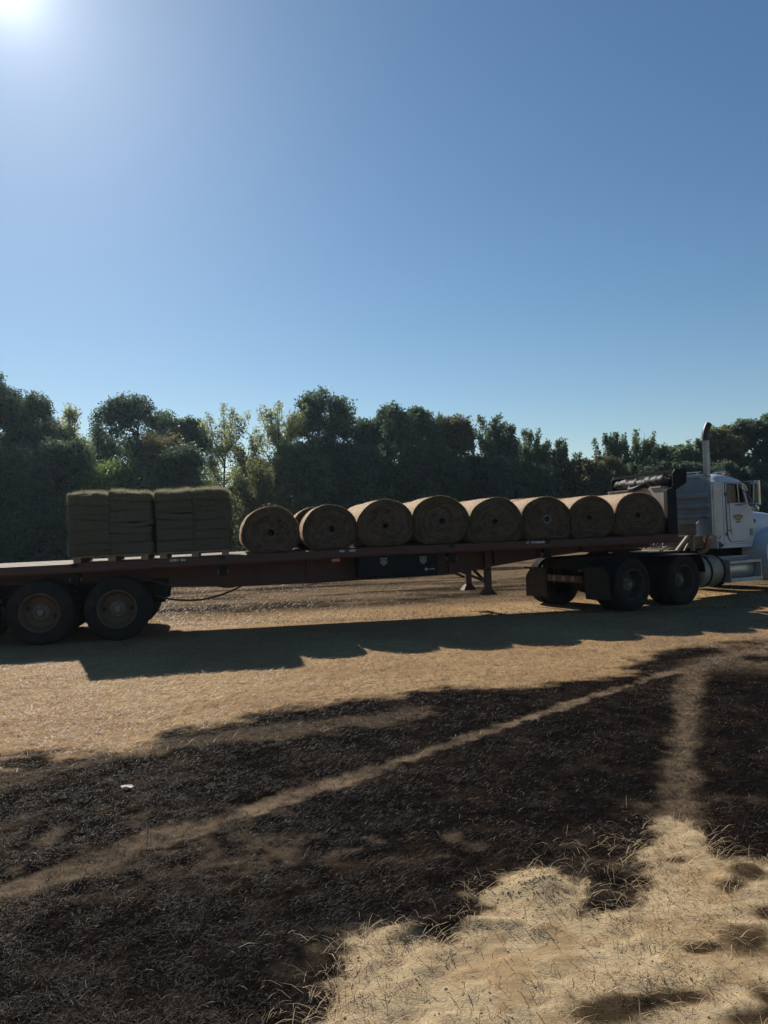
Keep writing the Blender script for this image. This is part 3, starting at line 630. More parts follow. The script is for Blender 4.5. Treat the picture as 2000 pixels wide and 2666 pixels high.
# headboard with tarp tray
HX = 11.3; HB = 1.43
hb = MB().box(HX + .02, HX + .05, .14, 2.36, HB, 2.34).build('headboard', M['greypanel'], trailer, bevel=.004)
for k, yy in enumerate((.55, 1.1, 1.65, 2.1)):
    MB().box(HX + .05, HX + .09, yy - .03, yy + .03, HB, 2.33).build('headboard_rib', M['black'], hb)
for y0, y1 in ((0., .138), (2.362, 2.5)):
    MB().box(HX, HX + .2, y0, y1, HB + .0, 2.29).build('headboard_post', M['black'], hb, bevel=.01)
    yc = y0 + .055 if y0 < 1 else y1 - .055
    sp_ = [(11.31, 2.3), (11.45, 2.32), (11.455, 2.61), (11.51, 2.685), (11.70, 2.695), (11.76, 2.635), (11.75, 2.42), (11.51, 2.28)]
    MB().prism(sp_, 'y', yc - .008, yc + .008).build('tray_side_plate', M['black'], hb)
MB().box(11.742, 11.756, .065, 2.436, 2.43, 2.63).build('tray_back', M['black'], hb)
MB().prism([(11.46, 2.335), (11.74, 2.415), (11.74, 2.427), (11.46, 2.347)], 'y', .065, 2.436).build('tray_floor', M['black'], hb)
mb = MB().prism([(11.455, 2.62), (11.51, 2.686), (11.70, 2.696), (11.70, 2.684), (11.514, 2.674), (11.463, 2.612)], 'y', .065, 2.436); mb.build('tray_lid', M['matte'], hb)
MB().box(HX - .015, HX + .16, .2, .62, 2.342, 2.375).build('tray_timber', M['plank'], hb)
MB().box(HX - .01, HX + .1, .75, 2.34, 2.342, 2.36).build('headboard_cap', M['greypanel'], hb)

# rolled tarp lying in the tray
def tarp():
    mb = MB(); n = 28; m_ = 90
    for i in range(m_ + 1):
        t = i / m_; yy = .16 + 2.16 * t
        rad = .13 * (1 - .12 * t) * min(1, 6 * t + .4, 6 * (1 - t) + .4)
        for k in range(n):
            a = 2 * math.pi * k / n
            q = 13 * t + a * .55 + .9 * math.sin(5 * t)
            f = 1 + .10 * math.sin(q * 3.1) + .06 * math.sin(q * 7.3 + 2 * t) + .05 * math.sin(31 * t + a * 2)
            if .47 < t < .53: f *= .86
            mb.v.append((11.5 + rad * f * math.cos(a) * 1.0 - .02 * t, yy, 2.478 + rad * f * math.sin(a) * .92 + .012 * math.sin(9 * t)))
    for i in range(m_):
        for k in range(n): mb.f.append((i * n + k, i * n + (k + 1) % n, (i + 1) * n + (k + 1) % n, (i + 1) * n + k))
    mb.f.append(tuple(range(n))); mb.f.append(tuple(m_ * n + k for k in range(n)))
    return mb
tp = tarp()
ct, st_ = math.cos(TH), math.sin(TH)
def wpos(x, y, z): return (-5.634 + x * ct - y * st_, 12.465 + x * st_ + y * ct, z)
def local_thing(name, x, y, z, label, cat, group=None, rz=0.0):
    o = empty(name, wpos(x, y, z), TH + rz); tag(o, label, cat, group); return o
to = tp.build('rolled_tarp', M['tarp'], smooth=True); to.location = (-5.634, 12.465, 0); to.rotation_euler = (0, 0, TH)
tag(to, 'crumpled black tarp rolled up on the trailer headboard', 'tarp')
loose = MB()
loose.tube([(11.33, 1.45, 2.42), (11.27, 1.35, 2.36), (11.25, 1.15, 2.355), (11.27, .9, 2.40), (11.36, .85, 2.44)], [.03, .045, .05, .045, .02], 10)
loose.build('tarp_fold', M['tarp'], to, smooth=True)

# ------------------------------------------------------------------ sod rolls
def fuzz(name, P, Nrm, ln, wd, colors, parent, jitter=.6, r=rng):
    n = len(P); D = Nrm + r.normal(0, jitter, (n, 3)); D /= np.linalg.norm(D, axis=1)[:, None]
    A = np.cross(D, r.normal(0, 1, (n, 3))); A /= np.linalg.norm(A, axis=1)[:, None] + 1e-9
    V = np.empty((n, 3, 3)); V[:, 0] = P - A * wd[:, None] / 2; V[:, 1] = P + A * wd[:, None] / 2; V[:, 2] = P + D * ln[:, None]
    me = npmesh(name, V.reshape(-1, 3), np.arange(n * 3).reshape(n, 3), np.repeat(colors, 3, 0))
    return tag(link(name, me, M['fibre'], parent), kind='stuff')

def roll_outline(w, h, sq, seed):
    """radius for each angle about the core; flat sagging underside"""
    n = 72; r = np.random.default_rng(seed); a = np.arange(n) * 2 * np.pi / n
    ca, sa = np.cos(a), np.sin(a)
    e = np.where(sa < 0, 2 + sq, 2.0)
    q = (np.abs(ca) ** e + np.abs(sa) ** e) ** (-1 / e)
    x = q * ca * w / 2; z = q * sa * h / 2
    x += np.where(sa < 0, 1, 0) * x * .015
    z = np.maximum(z, -h / 2 * .93)
    wob = 1 + .02 * np.sin(2 * a + r.uniform(0, 6)) + .012 * np.sin(3 * a + r.uniform(0, 6)) + .009 * np.sin(5 * a + r.uniform(0, 6))
    return x * wob, np.maximum(z * wob, -h / 2 * .93)

def build_roll(w, h, sq, seed, depth, core, hole_dx, hole_dz, green=0.):
    r = np.random.default_rng(seed); n = 72
    ox, oz = roll_outline(w, h, sq, seed)
    mb_v = []; F = []
    K = 50; layers = 12
    def ring(f):  # 0 core .. 1 rim, centred on the hole shifting toward the outline centre
        c0 = .07 if core else .05
        hx, hz = hole_dx * (1 - f), hole_dz * (1 - f)
        ang = np.arange(n) * 2 * np.pi / n
        g_ = c0 + (1 - c0) * 0
        bx = ox * f + hx + (1 - f) * c0 * np.cos(ang) ; bz = oz * f + hz + (1 - f) * c0 * np.sin(ang)
        return bx, bz
    ang = np.arange(n) * 2 * np.pi / n
    V = []; C = []
    # near end: spiral relief
    for k in range(K + 1):
        f = k / K; bx, bz = ring(f)
        ph = f * layers + ang / (2 * np.pi)
        wob = .5 * np.sin(3 * ang + 5 * f + seed) * .25
        fr = (ph + wob) % 1.0
        rel = .02 * np.abs(fr - .5) * 2 * (.3 + .9 * vnoise(f * 9 + ang * 0 + seed, ang * 2.2, seed)) + r.normal(0, .0035, n)
        edge = .02 * sstep(.9, 1.0, np.array(f))
        bul = .03 * (f - .5) ** 2
        V.append(np.stack([bx, rel + edge + bul, bz], 1))
        am = vnoise(f * 9 + ang * 0 + seed, ang * 2.2, seed); tone = .45 + 2.3 * am * (1 - np.abs(fr - .5) * 2) ** 2 + r.normal(0, .2, n) + .3 * (vnoise(f * 14 + 0 * ang, ang * 5, seed + 3) - .5)
        gm_ = green * sstep(.75, 1, np.array(f))
        C.append(np.clip(np.stack([tone * (1 - .35 * gm_), tone * (1 + .1 * gm_), tone * (1 - .3 * gm_)], 1), .25, 2))
    me_v = np.concatenate(V); idx = np.arange((K + 1) * n).reshape(K + 1, n)
    F = np.stack([idx[:-1], idx[1:], np.roll(idx[1:], -1, 1), np.roll(idx[:-1], -1, 1)], -1).reshape(-1, 4)
    end = npmesh('roll_end', me_v, F, np.concatenate(C))
    # lateral surface + core tube + far end
    V = []; m_ = 16
    for j in range(m_ + 1):
        t = j / m_; yy = .02 + (depth - .02) * t
        rr = 1 + r.normal(0, .004, n) + .006 * math.sin(7 * t + seed)
        V.append(np.stack([ox * rr, np.full(n, yy) + r.normal(0, .003, n), np.maximum(oz * rr, -h / 2 * .93)], 1))
    V.append(np.stack([ox * .1, np.full(n, depth - .01), oz * .1], 1))
    idx = np.arange((m_ + 2) * n).reshape(m_ + 2, n)
    F = np.stack([idx[:-1], idx[1:], np.roll(idx[1:], -1, 1), np.roll(idx[:-1], -1, 1)], -1).reshape(-1, 4)
    side = npmesh('roll_side', np.concatenate(V), F)
    # fuzz on the lateral surface and the rim
    nf = 7000; k = r.integers(0, n, nf); t = r.random(nf) ** 1.5; fr = r.random(nf); k2 = (k + 1) % n
    px = ox[k] * (1 - fr) + ox[k2] * fr; pz = oz[k] * (1 - fr) + oz[k2] * fr
    P = np.stack([px, t * depth, pz], 1); Nr = np.stack([px / (w / 2) ** 2, np.zeros(nf), pz / (h / 2) ** 2], 1); Nr /= np.linalg.norm(Nr, axis=1)[:, None]
    up = pz > -h * .38; P, Nr = P[up], Nr[up]; q = len(P)
    cc = np.array([.46, .32, .18]) * r.uniform(.4, 1.15, q)[:, None]
    # end fibres
    ne = 5200; f = np.where(r.random(ne) < .3, r.uniform(.93, 1.0, ne), np.sqrt(r.random(ne))); a = r.integers(0, n, ne)
    Pe = np.stack([ox[a] * f * .98, np.full(ne, .006), oz[a] * f * .98], 1); Ne = np.tile([0, -1., 0], (ne, 1))
    ce = np.array([.16, .12, .08]) * r.uniform(.2, 1.6, ne)[:, None]
    rm = f > .93
    if green: ce[rm] = np.array([.08, .085, .035]) * r.uniform(.5, 1.6, rm.sum())[:, None]
    lnA = np.concatenate([r.uniform(.006, .026, q), r.uniform(.01, .04, ne) * np.where(rm, 2.0, 1)]); wdA = np.concatenate([r.uniform(.002, .005, q), r.uniform(.002, .004, ne)])
    return end, side, (np.concatenate([P, Pe]), np.concatenate([Nr * .35, Ne * .5]), lnA, wdA, np.concatenate([cc, ce]))

def assemble_roll(root, end, side, fz, core, hdx, hdz, fme=None, pale=False):
    s_ = link('roll_side', side, M['rollside'], root, smooth=True)
    link('roll_end', end, M['rollend'], root, smooth=True)
    rr = .066 if core else .045
    mb = MB().lathe([(rr, -.006 if core else .01), (rr, .7)], 24, (hdx, 0, hdz)); mb.lathe([(rr, .7), (.001, .701)], 24, (hdx, 0, hdz))
    mb.build('core_hole', M['hole'], root)
    if core:
        MB().lathe([(rr - .001, .3), (rr - .001, -.012), (rr + .011, -.012), (rr + .011, .2)], 28, (hdx, 0, hdz)).build('core_pipe', M['pipe_pale' if pale else 'pipe'], root, smooth='angle')
    if fme is None:
        return fuzz('grass_fibres', *fz, parent=root, jitter=.75)
    o = link('grass_fibres', fme, None, root); o['kind'] = 'stuff'; return o

# x, width, height, squareness, core pipe, hole offset x / z, green rim
ROLLS = [(3.76, .99, .83, .5, True, 0.0, -.03, 0), (4.79, .97, .815, .4, True, .03, -.01, .1), (5.79, 1.02, .88, .35, False, .0, -.03, 0), (6.80, 1.05, .92, .3, True, .03, 0, 1),
         (7.85, 1.05, .84, 1.6, False, -.02, -.01, .3), (8.86, 1.0, .835, 1.4, True, 0, .0, .5), (9.75, .93, .825, .5, False, -.04, -.0, 0), (10.74, 1.06, .85, .8, False, -.04, 0, 0)]
NL = ['leftmost front-row sod roll, round with a grey core pipe, beside the sod stacks',
      'second front-row sod roll from the left, with a grey core pipe',
      'third front-row sod roll from the left, with a ragged core hole',
      'tallest front-row sod roll with a greenish grassy rim, fourth from the left',
      'squarish front-row sod roll with a coiled ragged centre, fifth from the left',
      'flat-bottomed front-row sod roll with a pale ring-shaped core pipe, sixth from left',
      'smallest front-row sod roll with a tiny core hole, seventh from the left',
      'wide front-row sod roll next to the trailer headboard']
FL = ['back-row sod roll mostly hidden behind the leftmost front roll',
      'back-row sod roll with its dark end showing left of the second front roll',
      'back-row sod roll whose sunlit top shows behind the third front roll',
      'back-row sod roll whose sunlit top shows behind the tallest front roll',
      'back-row sod roll whose sunlit top shows behind the squarish fifth front roll',
      'back-row sod roll showing right of the sixth front roll top',
      'back-row sod roll whose sunlit top shows behind the smallest front roll',
      'back-row sod roll nearest the trailer headboard']
fdx = [0, -.12, .0, -.03, .02, .05, 0, .0]; fdz = [-.03, .0, -.02, -.05, 0, .02, 0, 0]
for i, (x, w, h, sq, core, hx, hz, gr) in enumerate(ROLLS):
    end, side, fz = build_roll(w, h, sq, 100 + i, 1.12, core, hx, hz, gr)
    zc = deck(x) + h / 2 * .93 + .004
    root = local_thing('sod_roll', x, .06 + .05 * ((i * 7) % 4) / 3 - .03, zc, NL[i], 'sod roll', 'sod rolls in two rows on the flatbed', rz=R((1.2, -1.5, .6, -.8, 1.6, -.5, -1.8, .9)[i]))
    fo = assemble_roll(root, end, side, fz, core, hx, hz, pale=i == 5)
    if i in (0, 2, 3):
        mb = MB(); r = random.Random(i)
        for k in range(5 if i == 0 else 2):
            xa = r.uniform(-.1, .25); ya = r.uniform(.1, .5); zt = h / 2
            mb.tube([(xa, ya, zt - .01), (xa - .06, ya + .05, zt + r.uniform(.03, .07)), (xa - .13, ya + .1, zt + r.uniform(.03, .09)), (xa - .22, ya + .1, zt - .02)], .0028, 4)
        mb.build('loose_twine', M['pipe'], root)
    # back row: same meshes turned a little, one step behind
    x2 = x + fdx[i]; r2 = local_thing('sod_roll', x2, 1.24, zc + fdz[i] * .0, FL[i], 'sod roll', 'sod rolls in two rows on the flatbed', rz=R(random.uniform(-1.5, 1.5)))
    assemble_roll(r2, end, side, None, core, hx, hz, fo.data)
    sc = 1.0 + fdz[i] * .8; r2.scale = (sc, 1, sc); r2.location.z = deck(x2) + h / 2 * .93 * sc + .004

# ------------------------------------------------------------------ pallets and sod stacks
def pallet(x0, x1, label):
    z = deck((x0 + x1) / 2) + .004
    o = local_thing('wooden_pallet', (x0 + x1) / 2, .04, z, label, 'pallet', 'pallets under the sod stacks')
    w = x1 - x0; slope = math.atan((deck(x1) - deck(x0)) / w)
    o.rotation_euler = (0, -slope, TH)
    for xa in (-w / 2 + .0, -.05, w / 2 - .12):
        MB().box(xa, xa + .12, 0, 1.14, .0, .088).build('stringer', M['palletwood'], o, bevel=.004)
    for k in range(7):
        MB().box(-w / 2 - .02, w / 2 + .02, k * .173 - .012, k * .173 + .1, .0885, .108).build('deck_board', M['palletwood'], o, bevel=.002)
    return o
pallet(.53, 1.72, 'wooden pallet under the left sod stack')
pallet(1.90, 3.04, 'wooden pallet under the right sod stack')

def slab_mesh(w, d, h, wave, seed, top=False):
    r = np.random.default_rng(seed); nx_, ny_, nz_ = 18, 10, 5
    # superellipsoid-like box: grid on a sphere-cube
    V = []; idx = {}; F = []
    def vid(i, j, k):
        q = (i, j, k)
        if q not in idx:
            u, v, t = i / nx_ * 2 - 1, j / ny_ * 2 - 1, k / nz_ * 2 - 1
            rx = 1 - .012 * abs(t) ** 6 - .04 * abs(v) ** 10; ry = 1 - .008 * abs(t) ** 8 - .035 * abs(u) ** 12
            e = 1.0 if top and t > 0 else .05
            zz = t * (1 - e * (.45 * max(abs(u), abs(v)) ** (8 if not top else 5) if not top else .55 * max(abs(u) ** 7, abs(v) ** 5)))
            X = u * w / 2 * rx; Y = v * d / 2 * ry
            Z = zz * h / 2 + wave(u, v, t)
            V.append((X, Y, Z, u, v, t)); idx[q] = len(V) - 1
        return idx[q]
    for i in range(nx_):
        for j in range(ny_):
            for k, fl in ((0, 0), (nz_, 1)):
                q = [vid(i, j, k), vid(i + 1, j, k), vid(i + 1, j + 1, k), vid(i, j + 1, k)]; F.append(q if fl else q[::-1])
    for i in range(nx_):
        for k in range(nz_):
            for j, fl in ((0, 1), (ny_, 0)):
                q = [vid(i, j, k), vid(i + 1, j, k), vid(i + 1, j, k + 1), vid(i, j, k + 1)]; F.append(q if fl else q[::-1])
    for j in range(ny_):
        for k in range(nz_):
            for i, fl in ((0, 0), (nx_, 1)):
                q = [vid(i, j, k), vid(i, j + 1, k), vid(i, j + 1, k + 1), vid(i, j, k + 1)]; F.append(q if fl else q[::-1])
    A = np.array(V); X, Y, Z, u, v, t = A.T
    nn = fbm(X * 9 + seed, Y * 9 + Z * 13, seed) - .5
    W = np.stack([X + u * .03 * nn + .006 * np.sin(t * 9 + seed + u * 3), Y + v * .036 * nn, Z + (np.where(t > .9, nn * .05, 0) if top else 0)], 1)
    return npmesh('sod_slab', W, np.array(F))

def sod_stack(x0, x1, ztop, label, seed, sagl=0.0):
    r = np.random.default_rng(seed); xm = (x0 + x1) / 2
    zb = deck(xm) + .004 + .109
    root = local_thing('sod_stack', xm, .04, zb, label, 'sod stack', 'sod stacks on the flatbed')
    H = ztop - zb; PP = []; NN = []; LL = []; CC = []
    wcol = (x1 - x0) / 2
    for cidx in (0, 1):
        hs = r.uniform(.08, .3, 7); hs[-1] = .27; hs = hs / hs.sum() * (H + (.0 if cidx == 0 else .01))
        z = 0
        for k, hh in enumerate(hs):
            a1, a2, ph = r.uniform(-.02, .03), r.uniform(.004, .022), r.uniform(0, 6)
            lo = z; top = k == len(hs) - 1
            def wave(u, v, t, a1=a1, a2=a2, ph=ph, lo=lo, k=k):
                amp = min(1, k / 2.0) if k < 2 else 1
                s_ = (a1 * u + a2 * np.sin(3 * u + ph)) * amp
                if sagl and cidx == 0: s_ -= sagl * max(0, -u - .2) ** 1.5 * (1 if t < 0 or k > 0 else .6)
                return s_ * (1 if (t > -.9 or k > 0) else .4)
            wv = wcol * r.uniform(1.03, 1.09); me = slab_mesh(wv, 1.12 * r.uniform(.985, 1.01), hh * 1.08, wave, seed * 31 + cidx * 7 + k, top)
            offx = (-.5 + cidx) * wcol + r.uniform(-.02, .02); offy = .57 + r.uniform(-.012, .012)
            o = link('sod_slab', me, M['slab'], root, (offx, offy, z + hh / 2), smooth=True)
            co = np.empty(len(me.vertices) * 3, np.float32); me.vertices.foreach_get('co', co); co = co.reshape(-1, 3)
            fr = np.empty(len(me.vertices) * 3, np.float32); me.vertex_normals.foreach_get('vector', fr); fr = fr.reshape(-1, 3)
            nq = 9000 if top else 3600
            pick = r.integers(0, len(me.polygons), nq); vi = np.array([list(me.polygons[int(p)].vertices) for p in pick])
            wts = r.random((nq, 4)); wts /= wts.sum(1)[:, None]
            P = (co[vi] * wts[..., None]).sum(1) + [offx, offy, z + hh / 2]; Nn = (fr[vi] * wts[..., None]).sum(1)
            if top: vis = (Nn[:, 2] > -.3)
            else: vis = (Nn[:, 1] < -.3) | (np.abs(Nn[:, 0]) > .4)
            P, Nn = P[vis], Nn[vis]
            Ls = np.where(Nn[:, 2] > .3, r.uniform(.02, .075, len(P)), np.where(np.abs(Nn[:, 0]) > .5, r.uniform(.01, .06, len(P)), r.uniform(.006, .024, len(P))))
            PP.append(P); NN.append(Nn * .8 + [0, 0, .15]); LL.append(Ls)
            cb = np.array([.31, .28, .16]) if top else np.array([.11, .11, .07])
            CC.append(cb * r.uniform(.4, 1.3, len(P))[:, None])
            z += hh
    PP = np.concatenate(PP); fuzz('grass_fibres', PP, np.concatenate(NN), np.concatenate(LL), r.uniform(.002, .005, len(PP)), np.concatenate(CC), root, .5)
    return root
sod_stack(.46, 1.78, 2.475, 'left stack of folded sod slabs with a ragged left side, on a pallet', 3)
sod_stack(1.86, 3.07, 2.49, 'right stack of folded sod slabs next to the first sod roll', 5, .03)

# ------------------------------------------------------------------ tractor unit
KH = R(31)
truck = empty('semi_truck', (4.694, 14.602, 0), KH)
tag(truck, 'white day-cab semi truck with tall exhaust stack hitched to the flatbed', 'truck')
for yb in (.82, 1.55): MB().box(-.72, 6.3, yb, yb + .08, .78, 1.03).build('frame_rail', M['frame'], truck, bevel=.006)
for xc in (-.6, .74, 2.0): MB().box(xc - .05, xc + .05, .905, 1.545, .8, 1.0).build('frame_cross_member', M['frame'], truck)
for xa in (0, 1.48):
    mb = MB().tube([(xa, .5, .49), (xa, 1.95, .49)], .075, 10); mb.lathe([(.02, .95), (.16, 1.0), (.22, 1.15), (.22, 1.3), (.16, 1.45), (.02, 1.5)], 18, (xa, 0, .5)); mb.build('drive_axle', M['frame'], truck, smooth='angle')
    make_wheel(truck, (xa, 0, .498), .5, .292, True, 'rim_dark', cup=.19, style=1)
    make_wheel(truck, (xa, 2.45, .498), .5, .292, False, 'rim_dark', cup=.19, style=1)
    for yb in (.74, 1.71): MB().tube([(xa - .28, yb, .62), (xa - .28, yb, .86)], .11, 12).build('air_spring', M['rubber'], truck)
for yw, ow in ((.06, True), (2.39, False)):
    make_wheel(truck, (5.55, yw, .498), .5, .292, ow, 'rim_dark', dual=False, cup=.05, style=1)
# fifth wheel and rear plate
MB().prism(round_poly([(.15, .75), (1.2, .75), (1.2, 1.7), (.15, 1.7)], .12), 'z', 1.09, 1.135).build('fifth_wheel', M['frame'], truck)
for yb in (.85, 1.5): MB().prism([(.4, 1.03), (1.0, 1.03), (.85, 1.09), (.55, 1.09)], 'y', yb, yb + .1).build('fifth_wheel_bracket', M['frame'], truck)
# mud flaps, light bar
def flap(pts, name='mud_flap'):
    mb = MB(); n = 7
    return MB().prism(pts, 'x', -.66, -.645).build(name, M['flap'], truck)
fl = flap(round_poly([(.62, .84), (.14, .855), (-.005, .71), (.02, .56), (-.03, .26), (.60, .235)], .03))
MB().box(-.64, -.60, .02, .8, .8, .84).build('flap_hanger', M['frame'], truck)
fl2 = flap(round_poly([(1.67, .80), (2.12, .81), (2.29, .62), (2.30, .2), (1.67, .235)], .03))
MB().box(-.64, -.60, 1.66, 2.36, .77, .81).build('flap_hanger', M['frame'], truck)
lb = MB().box(-.665, -.63, .68, 1.64, .54, .68).build('light_bar', M['rail'], truck, bevel=.01)
for y0, mt_ in ((.72, 'redlens'), (.86, 'paleLens'), (1.0, 'redlens'), (1.12, 'paleLens'), (1.24, 'redlens'), (1.38, 'paleLens'), (1.5, 'redlens')):
    MB().prism(round_poly([(y0, .56), (y0 + .11, .56), (y0 + .11, .66), (y0, .66)], .03), 'x', -.678, -.6655).build('tail_lamp', M[mt_], lb, bevel=.005)
# fender plate over the front drive wheel
MB().prism([(.95, .995), (2.0, 1.0), (2.14, .78), (2.16, .62), (2.145, .62), (2.125, .775), (1.99, .985), (.95, .98)], 'y', .02, .66).build('quarter_fender', M['frame'], truck)
MB().box(1.3, 2.35, .7, 1.75, 1.035, 1.05).build('deck_plate', M['dusty_alu'], truck)
# fuel tank
def can(x0, x1, yc, zc, r):
    return MB().lathe([(.01, x0 - .03), (r * .6, x0 - .025), (r * .92, x0), (r, x0 + .03), (r, x1 - .03), (r * .92, x1), (r * .6, x1 + .025), (.01, x1 + .03)], 40, (0, yc, zc), axis='x')
ft = can(2.2, 2.93, .4, .6, .335).build('fuel_tank', M['dusty_alu'], truck, smooth='angle')
for xs_ in (2.4, 2.82): MB().lathe([(.337, xs_), (.343, xs_), (.343, xs_ + .06), (.337, xs_ + .06)], 40, (0, .4, .6), axis='x', close=True).build('tank_strap', M['frame'], ft, smooth='angle')
MB().tube([(2.5, .22, .885), (2.5, .19, .93)], .04, 12).build('filler_cap', M['hub'], ft)
# step box
sb = can(3.0, 3.98, .4, .6, .27).build('step_tank', M['tank'], truck, smooth='angle')
MB().prism([(.02, .79), (.02, .735), (.05, .735), (.05, .775), (.62, .83), (.62, .85)], 'x', 2.97, 4.03).build('step', M['alu'], sb, bevel=.004)
MB().prism([(.0, .35), (.0, .43), (.03, .43), (.03, .375), (.5, .36), (.5, .345)], 'x', 2.97, 4.06).build('step', M['alu'], sb, bevel=.004)
MB().prism([(.01, .34), (.6, .34), (.62, .86), (.02, .8)], 'x', 2.955, 2.972).build('step_end_plate', M['dusty_alu'], sb)
MB().prism([(.01, .34), (.6, .34), (.62, .86), (.02, .8)], 'x', 4.03, 4.05).build('step_end_plate', M['alu'], sb)
MB().box(2.97, 4.03, .3, .72, .855, .875).build('step', M['alu'], sb)
# black gearbox block, added so the space under the cab stays dark
MB().box(2.7, 5.2, .92, 1.53, .55, 1.05).build('dark_gearbox_block', M['frame'], truck, bevel=.05)
# ---- cab
YN, YF = .3, 2.15
side_poly = [(2.95, 1.06), (2.95, 2.50), (3.85, 2.50), (3.93, 2.46), (4.12, 1.97), (4.25, 1.92), (4.27, 1.25), (4.16, 1.05)]
win = round_poly([(3.325, 2.03), (3.325, 2.44), (3.36, 2.455), (3.84, 2.44), (3.985, 2.03)], .03)
cab = MB()
cab.prism(side_poly, 'y', YN, YN + .03, [win[::-1]]); cab.prism(side_poly, 'y', YF - .03, YF, [win[::-1]])
cab.box(2.95, 2.98, YN + .0305, YF - .0305, 1.06, 2.499)               # back wall
cab.box(2.99, 4.2, YN + .0305, YF - .0305, 1.06, 1.09)                  # floor
cab.box(4.20, 4.24, YN + .0305, YF - .0305, 1.10, 1.93)                 # firewall
cab.prism([(4.06, 1.95), (4.13, 1.98), (4.25, 1.93), (4.2, 1.9)], 'y', YN + .0305, YF - .0305)   # cowl
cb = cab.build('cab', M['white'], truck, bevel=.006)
# rounded roof
mb = MB(); xsn = np.linspace(2.93, 3.95, 25); ysn = np.linspace(0, 1, 21)
pk = np.interp(xsn, [2.93, 2.97, 3.05, 3.2, 3.45, 3.7, 3.87, 3.95], [0, .08, .135, .19, .2, .16, .075, 0])
for i, xx in enumerate(xsn):
    for v in ysn:
        s_ = (1 - abs(2 * v - 1) ** 5) ** .55
        mb.v.append((xx, YN - .012 + (YF - YN + .024) * v, 2.492 + pk[i] * s_ - .01 * (1 - s_)))
ny_ = len(ysn)
for i in range(len(xsn) - 1):
    for j in range(ny_ - 1): mb.f.append((i * ny_ + j, i * ny_ + j + 1, (i + 1) * ny_ + j + 1, (i + 1) * ny_ + j))
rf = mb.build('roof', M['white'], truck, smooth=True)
for xx in np.arange(2.99, 3.3, .07): MB().lathe([(.009, YN - .001), (.006, YN - .006), (.001, YN - .007)], 8, (xx, 0, 2.47)).build('rivet', M['alu'], cb)
for yy in (.5, .85, 1.22, 1.6, 1.95): MB().lathe([(.035, 2.645), (.03, 2.675), (.015, 2.69), (.001, 2.692)], 10, (3.72, yy, 0), axis='z').build('marker_lamp', M['amber'], rf)
MB().tube([(3.35, .62, 2.71), (3.62, .62, 2.73), (3.74, .62, 2.725)], [.015, .025, .055], 12).build('air_horn', M['chrome'], rf, smooth='angle')
MB().box(3.4, 3.45, .6, .64, 2.66, 2.72).build('horn_bracket', M['chrome'], rf)
MB().prism([(3.9, 2.49), (4.08, 2.40), (4.14, 2.30), (4.125, 2.295), (4.07, 2.385), (3.9, 2.475)], 'y', YN + .02, YF - .02).build('sun_visor', M['white'], truck)
MB().add([(3.9, YN + .05, 2.46), (3.9, YF - .05, 2.46), (4.09, YF - .05, 1.98), (4.09, YN + .05, 1.98)], [(0, 1, 2, 3)]).add([(3.893, YN + .05, 2.46), (3.893, YF - .05, 2.46), (4.083, YF - .05, 1.98), (4.083, YN + .05, 1.98)], [(3, 2, 1, 0)]).build('windshield', M['glass'], truck)
MB().bar((3.9, 1.22, 2.47), (4.09, 1.22, 1.97), .04).build('windshield_post', M['black'], truck)
# seat and wheel seen through the glass
MB().prism(round_poly([(3.1, 1.3), (3.55, 1.3), (3.55, 1.45), (3.25, 1.5), (3.18, 2.15), (3.05, 2.15)], .06), 'y', .55, 1.05).build('seat', M['black'], truck)
# ---- door
dpoly = round_poly([(3.29, 2.475), (3.86, 2.475), (4.035, 2.02), (4.045, 1.35), (3.99, 1.19), (3.41, 1.19), (3.33, 1.31)], .07, 5)
cx_ = sum(p[0] for p in dpoly) / len(dpoly); cz_ = sum(p[1] for p in dpoly) / len(dpoly)
big_ = [(cx_ + (p[0] - cx_) * 1.035, cz_ + (p[1] - cz_) * 1.02) for p in dpoly]
MB().prism(big_, 'y', YN - .004, YN - .001, [win[::-1]]).build('door_seal', M['ink'], truck)
door = MB().prism(dpoly, 'y', YN - .016, YN - .005, [win[::-1]]).build('door', M['white'], truck, bevel=.004)
wi = [(3.62 + (p[0] - 3.62) * .93, 2.235 + (p[1] - 2.235) * .9) for p in win]
MB().prism([(3.62 + (p[0] - 3.62) * 1.015, 2.235 + (p[1] - 2.235) * 1.02) for p in win], 'y', YN - .02, YN - .0165, [wi[::-1]]).build('window_frame', M['ink'], door)
MB().prism(win, 'y', YN + .010, YN + .014).build('window_glass', M['glass'], door)
MB().prism(win, 'y', YF - .014, YF - .010).build('window_glass', M['glass'], truck)
MB().bar((3.70, YN - .01, 2.44), (3.735, YN - .01, 2.035), .022, .02).build('vent_divider', M['chrome'], door)
MB().box(3.445, 3.485, YN - .04, YN - .0165, 1.34, 1.43).build('door_handle', M['chrome'], door, bevel=.006)
MB().lathe([(.014, YN - .0165), (.014, YN - .022), (.001, YN - .022)], 10, (3.46, 0, 1.47)).build('lock', M['ink'], door)
for zz in (2.22, 1.36): MB().box(3.262, 3.30, YN - .034, YN - .0165, zz - .035, zz + .035).build('hinge', M['ink'], door)
MB().tube([(3.33, YN - .02, 2.03), (3.335, YN - .07, 2.0), (3.365, YN - .07, 1.45), (3.36, YN - .02, 1.42)], .014, 8).build('grab_handle', M['chrome'], truck, smooth='angle')
MB().tube([(2.985, YN - .02, 2.4), (2.99, YN - .06, 2.36), (3.0, YN - .06, 1.3), (3.0, YN - .02, 1.27)], .013, 8).build('grab_handle', M['chrome'], truck, smooth='angle')
MB().prism(round_poly([(4.115, 1.305), (4.215, 1.305), (4.215, 1.46), (4.115, 1.46)], .015), 'y', YN - .012, YN - .001).build('cowl_vent', M['dusty_alu'], truck)
